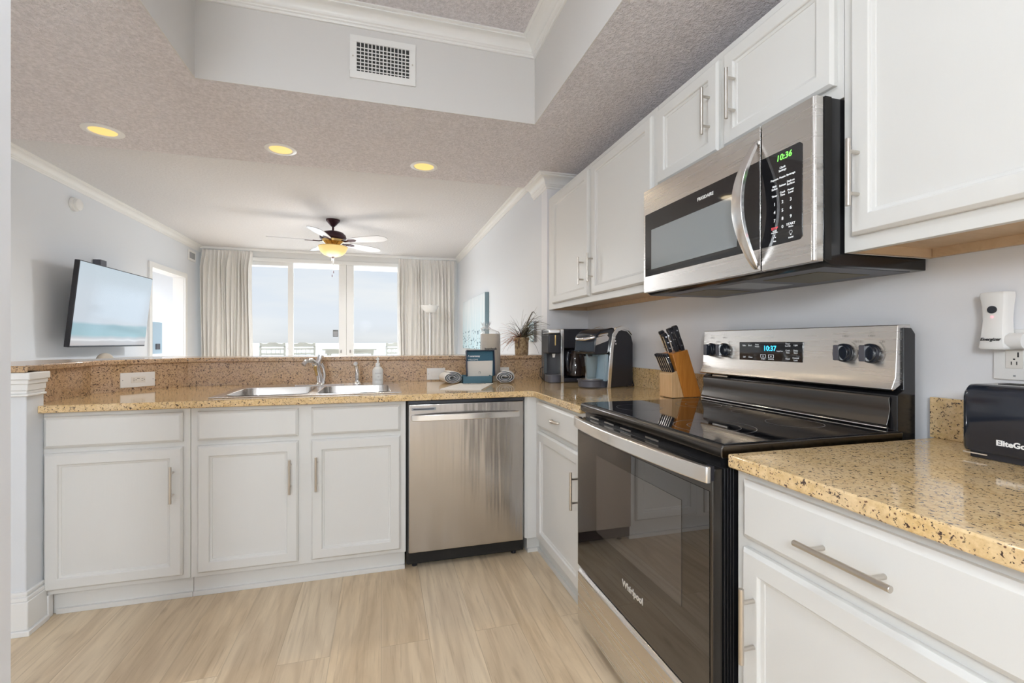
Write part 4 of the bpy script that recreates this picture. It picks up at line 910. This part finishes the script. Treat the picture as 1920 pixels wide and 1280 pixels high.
b = MB(); b.tube([(pcx+0.04, pcy, 1.30), (pcx+0.06, pcy, 1.36), (pcx+0.085, pcy, 1.405)], [0.002, 0.005, 0.004], 8); b.tube([(pcx+0.085, pcy, 1.405), (pcx+0.095, pcy, 1.41), (pcx+0.11, pcy, 1.39)], [0.004, 0.003, 0.001], 8); b.tube([(pcx+0.01, pcy, 1.2), (pcx+0.04, pcy, 1.30)], 0.0015, 6)
b.build('seed_head', 'leaf_dark', pp)

# ================================================================== recessed lights, ceiling vent
def recessed(x, y, label, trimr=0.093):
    t_ = thing('recessed_light', (x, y, ZS), label, 'ceiling light', 'recessed lights in the soffit over the bar')
    b_ = MB(); b_.lathe([(trimr, ZS-0.0005), (trimr, ZS-0.005), (0.072, ZS-0.009), (0.066, ZS-0.003), (0.066, ZS-0.0005)], (x, y, 0), 36, caps=False); b_.build('trim_ring', 'trim_paint', t_)
    b_ = MB(); b_.lathe([(0.068, ZS-0.0015), (0.066, ZS-0.0045), (0.03, ZS-0.0065), (0.001, ZS-0.007)], (x, y, 0), 32); b_.build('lens', 'lamp_warm', t_)
    ld = bpy.data.lights.new('bulb', 'AREA'); ld.shape = 'DISK'; ld.size = 0.12; ld.energy = 2.5; ld.color = (1.0, 0.85, 0.62); ld.spread = R(150)
    lo = bpy.data.objects.new('bulb', ld); COL.objects.link(lo); lo.parent = t_; lo.location = (0, 0, -0.012)
recessed(-1.555, 3.22, 'leftmost of the three warm recessed lights in the textured soffit', 0.100)
recessed(-0.615, 3.218, 'middle one of the three warm recessed lights in the textured soffit')
recessed(0.287, 3.256, 'rightmost of the three warm recessed lights in the textured soffit')
# added fill lamp in the tray, out of view above the camera
kl = thing('added_ceiling_lamp', (0, 0.75, ZT), 'added round flush fill lamp, unseen, in the middle of the raised tray ceiling', 'ceiling light')
MB().lathe([(0.19, ZT-0.001), (0.19, ZT-0.025), (0.175, ZT-0.035)], (0, 0.75, 0), 40).build('base', 'nickel', kl)
MB().lathe([(0.172, ZT-0.034), (0.165, ZT-0.06), (0.12, ZT-0.085), (0.05, ZT-0.097), (0.001, ZT-0.10)], (0, 0.75, 0), 40).build('fill_lamp_shade', 'fill_lamp_neutral', kl)
ld = bpy.data.lights.new('bulb', 'AREA'); ld.shape = 'DISK'; ld.size = 0.33; ld.energy = 8.0; ld.color = (0.84, 0.93, 1.0)
lo = bpy.data.objects.new('bulb', ld); COL.objects.link(lo); lo.parent = kl; lo.location = (0, 0, -0.11)
kl2 = thing('added_ceiling_lamp', (-0.4, -1.6, ZS), 'added round flush fill lamp, unseen, on the low ceiling behind the kitchen', 'ceiling light')  # second added fill lamp, out of view behind the camera
MB().lathe([(0.30, ZS-0.001), (0.30, ZS-0.025), (0.28, ZS-0.035)], (-0.4, -1.6, 0), 40).build('base', 'nickel', kl2)
MB().lathe([(0.275, ZS-0.034), (0.26, ZS-0.06), (0.19, ZS-0.085), (0.08, ZS-0.097), (0.001, ZS-0.10)], (-0.4, -1.6, 0), 40).build('fill_lamp_shade', 'fill_lamp_neutral', kl2)
ld = bpy.data.lights.new('bulb', 'AREA'); ld.shape = 'DISK'; ld.size = 0.55; ld.energy = 9.0; ld.color = (0.84, 0.93, 1.0)
lo = bpy.data.objects.new('bulb', ld); COL.objects.link(lo); lo.parent = kl2; lo.location = (0, 0, -0.11)

pl_ = thing('added_globe_lamp', (-0.5, -0.95, 1.72), 'added glowing fill globe, unseen, hanging behind the kitchen', 'added fill lamp')  # added emissive globe, unseen, brightens the kitchen from behind the camera
MB().lathe([(0.001, 1.52), (0.10, 1.545), (0.17, 1.61), (0.195, 1.70), (0.17, 1.80), (0.10, 1.87), (0.03, 1.895)], (-0.5, -0.95, 0), 32).build('fill_globe_shade', 'fill_lamp_globe', pl_)
MB().cyl((-0.5, -0.95, 1.89), (-0.5, -0.95, ZS), 0.005, 8).build('cord', 'white_plastic', pl_)
vn = thing('air_vent', (0.01, TY-0.001, 2.625), 'white metal air register with dark grid in the raised ceiling wall', 'vent')
vy = TY-0.002
b = MB()
for x0, x1, z0, z1 in ((-0.152, 0.173, 2.517, 2.552), (-0.152, 0.173, 2.700, 2.733), (-0.152, -0.119, 2.552, 2.700), (0.140, 0.173, 2.552, 2.700)): b.box(x0, x1, vy-0.008, vy, z0, z1)
bmesh.ops.remove_doubles(b.bm, verts=b.bm.verts, dist=1e-5); b.build('frame', 'trim_paint', vn, bevel=0.001)
MB().box(-0.119, 0.140, vy-0.001, vy, 2.552, 2.700).build('duct_opening', 'vent_dark', vn)
for k in range(13): x = -0.119+0.259*(k+1)/14; MB().box(x-0.0024, x+0.0024, vy-0.0075, vy-0.003, 2.552, 2.700).build('slat', 'trim_paint', vn)
b = MB()
for k in range(7): z = 2.553+0.0185*(k+0.6); b.box(-0.119, 0.140, vy-0.004, vy-0.0015, z-0.0022, z+0.0022)
b.build('cross_slats', 'trim_paint', vn)
b = MB()
for x in (-0.137, 0.157): b.lathe([(0.004, vy-0.0095), (0.004, vy-0.007)], (x, 0, 2.625), 12, 'y')
b.build('screws', 'nickel', vn)

# ================================================================== living room
# window wall: sliding doors
GY = YW+0.06
def wframe(name, x0, x1, z0, z1, w=0.035, parts=()):
    b_ = MB(); b_.box(x0, x1, GY-0.03, GY+0.03, z1-w, z1).box(x0, x1, GY-0.03, GY+0.03, z0, z0+w).box(x0, x0+w, GY-0.03, GY+0.03, z0+w, z1-w).box(x1-w, x1, GY-0.03, GY+0.03, z0+w, z1-w)
    for px0, px1 in parts: b_.box(px0, px1, GY-0.03, GY+0.03, z0+w, z1-w)
    o_ = st(b_.build(name, 'trim_paint', smooth=False)); 
    g_ = MB(); g_.box(x0+w, x1-w, GY-0.002, GY+0.002, z0+w, z1-w); g_.build('glass', 'window_glass', o_, smooth=False)
    return o_
wframe('window_1', -2.20, -1.255, 0.02, ZG, 0.060)
w2_ = wframe('window_2', -1.325+0.07, -0.515, 0.02, ZG, 0.010)
wframe('window_3', -0.505, 0.95, 0.02, ZG, 0.012)
b = MB(); b.box(-0.612, -0.508, GY-0.05, GY+0.04, 0.02, ZG).box(-0.506, -0.402, GY-0.045, GY+0.04, 0.02, ZG).box(0.243, 0.30, GY-0.04, GY+0.04, 0.02, ZG); st(b.build('trim_6', 'trim_paint', bevel=0.002))
st(MB().box(-2.2, 0.95, YW-0.01, YW+0.16, 0.0, 0.02).build('trim_7', 'trim_paint', smooth=False))
b = MB(); b.box(-2.2, 0.95, YW-0.02, YW-0.001, ZG-0.01, ZG+0.045); st(b.build('trim_8', 'trim_paint', bevel=0.004))
for x in (-0.580, -0.450):
    o = MB().box(x-0.010, x+0.010, GY-0.065, GY-0.051, 1.02, 1.065).build('door_latch', 'grey_letter', bevel=0.002)
    tag(o, 'small dark latch on the %s stile of the balcony doors' % ('left' if x < -0.5 else 'right'), 'latch')
o = MB().box(-0.70, -0.625, GY-0.006, GY-0.003, 1.262, 1.365).build('notice_sticker', 'sticker_grey'); tag(o, 'small grey notice sticker on the glass of the middle balcony door', 'sticker')
b = MB(); b.box(-0.694, -0.631, GY-0.0065, GY-0.0058, 1.27, 1.345); b.build('sticker_text_area', 'grey_plastic', o)

# curtains
def curtain(x0, x1, n_, label, seed):
    t_ = thing('curtain', ((x0+x1)/2, YW-0.16, 0.02), label, 'curtain')
    rnd = random.Random(seed); cols = n_*14; zs_ = [2.455, 2.44, 2.36, 2.30, 2.20, 2.0, 1.6, 1.1, 0.6, 0.03]
    ph = [rnd.uniform(0.75, 1.25) for _ in range(n_+1)]; xs = [0]
    for k in range(n_): xs.append(xs[-1]+rnd.uniform(0.6, 1.35))
    xs = [x0+(x1-x0)*x/xs[-1] for x in xs]
    fr_b, bk_b = [], []
    for z in zs_:
        row = []
        f = min(1, max(0, (2.40-z)/0.15)); pinch = 1-f
        for c_ in range(cols+1):
            u_ = c_/14; k = min(int(u_), n_-1); v_ = u_-k; xx = xs[k]+(xs[k+1]-xs[k])*v_
            wv_ = 0.5-0.5*math.cos(2*math.pi*v_)
            full = 0.085*wv_**0.55*ph[k]; top = 0.035*math.exp(-((v_-0.5)/0.13)**2)
            yy = YW-0.13-(full*f+top*pinch)-0.02*f
            xx += (0.012*math.sin(z*2.1+k)+0.010*math.sin(2*math.pi*v_))*f
            row.append((xx, yy, z))
        fr_b.append(row)
    b_ = MB(); b_.rings(fr_b, close_ends=False, closed=False); o_ = b_.build('panel', 'drape', t_, ang=180)
    md = o_.modifiers.new('sol', 'SOLIDIFY'); md.thickness = 0.003
    return t_
curtain(-2.36, -1.735, 14, 'off-white pleated curtain left of the balcony doors', 3)
curtain(0.255, 1.125, 15, 'off-white pleated curtain behind the torchiere lamp', 8)
tk = thing('curtain_track', (-0.6, YW-0.12, ZL), 'slim beige ceiling track carrying both balcony curtains', 'curtain rail')
MB().box(-2.38, 1.14, YW-0.145, YW-0.105, ZL-0.032, ZL-0.001).build('rail', 'trim_paint', tk, bevel=0.002)

# ceiling fan
fx, fy = -0.50, 5.3
fn = thing('ceiling_fan', (fx, fy, ZL), 'dark bronze five-blade ceiling fan with lit amber bowl light', 'ceiling fan')
MB().lathe([(0.072, ZL-0.001), (0.072, ZL-0.014), (0.064, ZL-0.022), (0.040, ZL-0.050), (0.020, ZL-0.072), (0.012, ZL-0.076)], (fx, fy, 0), 30).build('canopy', 'bronze', fn)
MB().cyl((fx, fy, ZL-0.075), (fx, fy, ZL-0.135), 0.011).build('downrod', 'bronze', fn)
MB().lathe([(0.020, 2.378), (0.060, 2.374), (0.105, 2.360), (0.130, 2.335), (0.138, 2.305), (0.130, 2.292), (0.118, 2.284)], (fx, fy, 0), 36).build('motor_housing', 'bronze', fn)
MB().lathe([(0.112, 2.288), (0.110, 2.262), (0.085, 2.245), (0.060, 2.225), (0.075, 2.215), (0.150, 2.212), (0.150, 2.206), (0.10, 2.206)], (fx, fy, 0), 36).build('light_fitting', 'brass_amber', fn)
MB().lathe([(0.148, 2.208), (0.146, 2.195), (0.130, 2.155), (0.095, 2.122), (0.050, 2.105), (0.001, 2.100)], (fx, fy, 0), 36).build('bowl_shade', 'bowl_glass', fn)
MB().lathe([(0.001, 2.080), (0.008, 2.086), (0.010, 2.096), (0.022, 2.104), (0.010, 2.108)], (fx, fy, 0), 16).build('finial', 'bronze', fn)
for k in range(5):
    a_ = R(186+72*k)
    Mx = Matrix.Translation((fx, fy, 2.268)) @ Matrix.Rotation(a_, 4, 'Z') @ Matrix.Rotation(R(-11), 4, 'X')
    b = MB(); n_ = 14; up_, lo_ = [], []
    L0, L1 = 0.20, 0.64
    for i in range(n_+1):
        t = i/n_; x = L0+(L1-L0)*t; w = 0.045+0.028*math.sin(math.pi*min(1, t*0.75)) if t < 0.9 else 0.045+0.028*math.sin(math.pi*0.68)-0.05*(t-0.9)/0.1
        up_.append((x, w)); lo_.append((x, -w))
    b.prism(up_+lo_[::-1], -0.003, 0.003); b.xf(Mx).build('blade', 'fan_blade', fn)
    b = MB(); b.tube([(0.09, 0, 0.01), (0.14, 0.012, -0.006), (0.20, 0.0, -0.004)], [0.012, 0.010, 0.012], 10, 0.6); b.prism([(0.19, -0.03), (0.26, -0.022), (0.28, 0), (0.26, 0.022), (0.19, 0.03)], -0.009, -0.004); b.xf(Mx).build('blade_bracket', 'bronze', fn)
for dx, zz in ((0.012, 1.94), (-0.004, 1.90)):
    b = MB(); b.cyl((fx+dx, fy-0.06, 2.2), (fx+dx, fy-0.06, zz), 0.0009, 6); pc = b.build('pull_chain', 'nickel', fn)
    MB().cyl((fx+dx, fy-0.06, zz), (fx+dx, fy-0.06, zz-0.025), 0.004, 8).build('pull_end', 'bronze', pc)
ld = bpy.data.lights.new('bulb', 'POINT'); ld.energy = 13; ld.color = (1.0, 0.98, 0.97); ld.shadow_soft_size = 0.22
lo = bpy.data.objects.new('bulb', ld); COL.objects.link(lo); lo.parent = fn; lo.location = (0, 0, 1.96-ZL)
ld = bpy.data.lights.new('downlight', 'AREA'); ld.shape = 'DISK'; ld.size = 0.28; ld.energy = 32; ld.color = (0.93, 0.97, 1.0)
lo = bpy.data.objects.new('downlight', ld); COL.objects.link(lo); lo.parent = fn; lo.location = (0, 0, 2.075-ZL)

# television
tvt = thing('television', (-2.24, 4.81, 1.48), 'large flat television with sand, sea and sky bands painted as glow, mounted on the left wall', 'television')
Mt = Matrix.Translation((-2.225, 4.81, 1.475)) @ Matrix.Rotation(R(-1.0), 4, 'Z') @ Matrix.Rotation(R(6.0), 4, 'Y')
b = MB(); b.box(-0.035, 0.0, -0.555, 0.555, -0.335, 0.335); bd = b.xf(Mt).build('body', 'black_plastic', tvt, bevel=0.004)
b = MB(); b.box(0.0, 0.0015, -0.548, 0.548, -0.322, 0.328); b.xf(Mt).build('screen', 'screen_glow_bands', tvt)
b = MB(); b.tube([(-2.258, 4.81, 1.48), (-2.33, 4.9, 1.48), (-2.405, 4.81, 1.48)], 0.018, 10); b.box(-2.419, -2.40, 4.70, 4.92, 1.38, 1.58); b.build('wall_bracket', 'black_matte', tvt)
wbx = thing('cable_box', (-2.36, 4.93, 1.80), 'small dark box on the wall just above the television', 'box')
MB().box(-2.419, -2.36, 4.855, 4.945, 1.80, 1.905).build('case', 'dark_grey', wbx, bevel=0.003)
# smoke detector
sm = thing('smoke_detector', (XL, 4.59, 2.306), 'round white smoke detector high on the left wall', 'smoke detector')
MB().lathe([(0.055, XL+0.001), (0.055, XL+0.022), (0.052, XL+0.025)], (0, 4.59, 2.306), 28, 'x').build('base', 'white_plastic', sm)
MB().lathe([(0.046, XL+0.025), (0.046, XL+0.045), (0.036, XL+0.052), (0.001, XL+0.053)], (0, 4.59, 2.306), 28, 'x').build('cover', 'white_plastic', sm)
# wall register left
rv = thing('air_vent', (XL, 7.02, 2.325), 'small white register on the left wall near the curtain', 'vent')
MB().box(XL+0.001, XL+0.012, 6.90, 7.14, 2.255, 2.395).build('frame', 'trim_paint', rv, bevel=0.003)
MB().box(XL+0.012, XL+0.0135, 6.93, 7.11, 2.285, 2.365).build('grille', 'grey_plastic', rv)
# doorway casing
b = MB(); b.box(XL+0.001, XL+0.02, 5.84, 5.90, 0, 2.06).box(XL+0.001, XL+0.02, 6.78, 6.84, 0, 2.06).box(XL+0.001, XL+0.02, 5.90, 6.78, 2.0, 2.06)
b.box(XL-0.12, XL, 5.899, 5.902, 0, 2.0).box(XL-0.12, XL, 6.778, 6.781, 0, 2.0); st(b.build('door_1', 'trim_paint', bevel=0.002))
# open closet unit seen through the doorway
un = thing('compact_refrigerator', (-3.0, 7.2, 0.0), 'dark compact refrigerator and microwave stack seen through the left doorway', 'appliance')
ux, uy = -2.98, 7.1
b = MB(); b.box(ux-0.34, ux, uy+0.02, uy+0.60, 0.001, 0.98); b.build('stand', 'trim_paint', un)
b = MB(); b.box(ux-0.30, ux-0.02, uy+0.03, uy+0.28, 0.98, 1.47); b.build('dark_case', 'dark_grey', un, bevel=0.003)
b = MB(); b.box(ux-0.30, ux-0.02, uy+0.28, uy+0.56, 1.02, 1.46); b.build('blue_case', 'appliance_blue', un, bevel=0.003)
MB().box(ux-0.019, ux-0.012, uy+0.10, uy+0.16, 1.26, 1.42).build('handle_panel', 'white_plastic', un)
MB().box(ux-0.019, ux-0.012, uy+0.36, uy+0.48, 1.08, 1.16).build('dark_button', 'black_plastic', un)
# console table with shell
cs = thing('console_table', (-2.15, 4.75, 0.0), 'white console table under the television', 'table')
MB().box(-2.40, -1.98, 3.95, 5.65, 1.00, 1.035).build('table_top', 'outdoor_white', cs, bevel=0.003)
for x in (-2.38, -2.04):
    for y in (3.97, 5.59): MB().box(x, x+0.04, y, y+0.04, 0, 1.0).build('leg', 'outdoor_white', cs)
sh = MB(); rs = []
for i in range(9):
    t = i/8*math.pi/2; rs.append([(-2.2+0.045*math.cos(t)*math.cos(2*math.pi*k/20)*(1+0.08*math.cos(5*2*math.pi*k/20)), 4.585+0.09*math.cos(t)*math.sin(2*math.pi*k/20), 1.036+0.055*math.sin(t)) for k in range(20)])
o = sh.rings(rs).build('seashell', 'stone'); tag(o, 'small tan seashell on the console table under the television', 'shell')
o = MB().box(-2.22, -2.18, 4.06, 4.13, 1.0355, 1.052).build('remote_control', 'black_plastic', bevel=0.003); tag(o, 'small black remote control at the near end of the console table', 'remote')

# canvas pictures on the right wall
cv = thing('canvas_picture', (XR, 5.83, 1.42), 'large pale blue seascape canvas with small dark fish on the right wall', 'picture')
b = MB(); b.box(XR-0.048, XR-0.001, 5.10, 6.57, 1.095, 1.75); b.build('canvas_frame', 'canvas_side', cv)
MB().box(XR-0.0495, XR-0.0482, 5.102, 6.568, 1.097, 1.748).build('printed_face', 'canvas_print', cv)
c2_ = thing('small_canvas', (XR, 3.50, 1.26), 'small pale canvas on the pillar behind the dried plant', 'picture')
b = MB(); b.box(XR-0.022, XR-0.001, 3.44, 3.60, 1.185, 1.345); b.build('canvas_frame', 'grey_plastic', c2_)
MB().box(XR-0.0232, XR-0.0222, 3.441, 3.599, 1.186, 1.344).build('printed_face', 'canvas_print', c2_)
# torchiere
tx, ty = 0.685, 6.8
tl = thing('floor_lamp', (tx, ty, 0), 'white torchiere floor lamp standing before the right curtain', 'lamp')
MB().lathe([(0.13, 0.001), (0.13, 0.015), (0.02, 0.03)], (tx, ty, 0), 30).build('base', 'frosted_white', tl)
MB().cyl((tx, ty, 0.02), (tx, ty, 1.63), 0.011).build('pole', 'frosted_white', tl)
MB().lathe([(0.045, 1.612), (0.075, 1.625), (0.110, 1.665), (0.136, 1.712), (0.133, 1.712), (0.105, 1.670), (0.06, 1.640), (0.002, 1.632)], (tx, ty, 0), 34, caps=False).build('bowl_shade', 'frosted_white', tl)
MB().lathe([(0.02, 1.64), (0.028, 1.69), (0.022, 1.722), (0.001, 1.732)], (tx, ty, 0), 16).build('bulb', 'frosted_white', tl)
ld = bpy.data.lights.new('glow', 'POINT'); ld.energy = 0.8; ld.color = (0.95, 0.97, 1.0); ld.shadow_soft_size = 0.12
lo = bpy.data.objects.new('glow', ld); COL.objects.link(lo); lo.parent = tl; lo.location = (0, 0, 1.80)

# ================================================================== balcony, beach, sea
st(MB().box(-3.5, 3.0, YW+0.15, 9.6, -0.12, -0.02).build('floor_balcony', 'concrete', smooth=False))
st(MB().box(-3.5, 3.0, YW+0.15, 9.6, 2.60, 2.80).build('ceiling_balcony', 'concrete', smooth=False))
rl = thing('balcony_railing', (-0.3, 9.45, 0), 'white metal balcony railing with upright balusters', 'railing')
MB().box(-3.5, 3.0, 9.42, 9.48, 1.045, 1.085).build('top_rail', 'outdoor_white', rl, bevel=0.004)
MB().box(-3.5, 3.0, 9.435, 9.465, 0.06, 0.10).build('bottom_rail', 'outdoor_white', rl)
b = MB()
k = 0; x = -3.45
while x < 2.98: b.box(x-0.009, x+0.009, 9.441, 9.459, 0.10, 1.05); x += 0.115
b.build('balusters', 'outdoor_white', rl)['kind'] = 'stuff'
for x in (-3.4, -1.6, 0.2, 2.0): MB().box(x-0.03, x+0.03, 9.42, 9.48, -0.02, 1.046).build('post', 'outdoor_white', rl)
def chair_mesh(label, x, y):
    t_ = thing('balcony_chair', (x, y, -0.02), label, 'chair', None)
    b_ = MB(); w = 0.20
    top = [(-w, 1.10), (-w, 1.165), (-w+0.02, 1.170), (-w+0.06, 1.155), (-0.09, 1.160), (-0.05, 1.175), (0.05, 1.175), (0.09, 1.160), (w-0.06, 1.155), (w-0.02, 1.170), (w, 1.165), (w, 1.10)]
    b_.prism([(x+a, z) for a, z in top], y, y+0.022, 'y'); b_.build('top_slat', 'outdoor_cream', t_)
    MB().box(x-w+0.03, x+w-0.03, y, y+0.02, 1.050, 1.078).build('middle_slat', 'outdoor_cream', t_)
    MB().box(x-w+0.03, x+w-0.03, y, y+0.02, 0.965, 1.000).build('lower_slat', 'outdoor_cream', t_)
    b_ = MB()
    for k in range(4): xx = x-w+0.10+k*0.07; b_.box(xx, xx+0.01, y+0.002, y+0.018, 1.0, 1.05)
    b_.build('spindles', 'outdoor_cream', t_)
    for s_ in (-1, 1): MB().box(x+s_*(w-0.015)-0.017, x+s_*(w-0.015)+0.017, y, y+0.03, -0.019, 1.11).build('rear_leg', 'outdoor_cream', t_)
    MB().box(x-w, x+w, y-0.0, y+0.42, 0.70, 0.73).build('seat', 'outdoor_cream', t_)
    for s_ in (-1, 1): MB().box(x+s_*(w-0.02)-0.017, x+s_*(w-0.02)+0.017, y+0.385, y+0.415, -0.019, 0.70).build('front_leg', 'outdoor_cream', t_)
chair_mesh('cream slat-back bar chair outside, left of the door mullion', -1.76, 8.55)
chair_mesh('cream slat-back bar chair outside, just right of the door mullion', -1.29, 8.55)
chair_mesh('cream slat-back bar chair outside, beside the right curtain', 0.28, 8.70)
tb_ = thing('balcony_table', (-0.54, 8.95, -0.02), 'cream bar-height table outside on the balcony', 'table')
MB().box(-1.00, -0.08, 8.7, 9.2, 1.035, 1.065).build('table_top', 'outdoor_cream', tb_)
MB().box(-0.95, -0.13, 8.74, 9.16, 0.97, 1.035).build('apron', 'outdoor_cream', tb_)
for x in (-0.93, -0.18):
    for y in (8.76, 9.10): MB().box(x, x+0.04, y, y+0.04, -0.019, 0.97).build('leg', 'outdoor_cream', tb_)
o = MB().face([(-9000, 70, -24), (9000, 70, -24), (9000, 12000, -24), (-9000, 12000, -24)]).build('ocean', 'sea', smooth=False); tag(o, 'pale grey-blue sea beyond the balcony', 'sea', kind='stuff')
o = MB().face([(-9000, 12, -24.1), (9000, 12, -24.1), (9000, 72, -24.1), (-9000, 72, -24.1)]).build('beach', 'sand', smooth=False); tag(o, 'pale sand beach below the balcony', 'beach', kind='stuff')
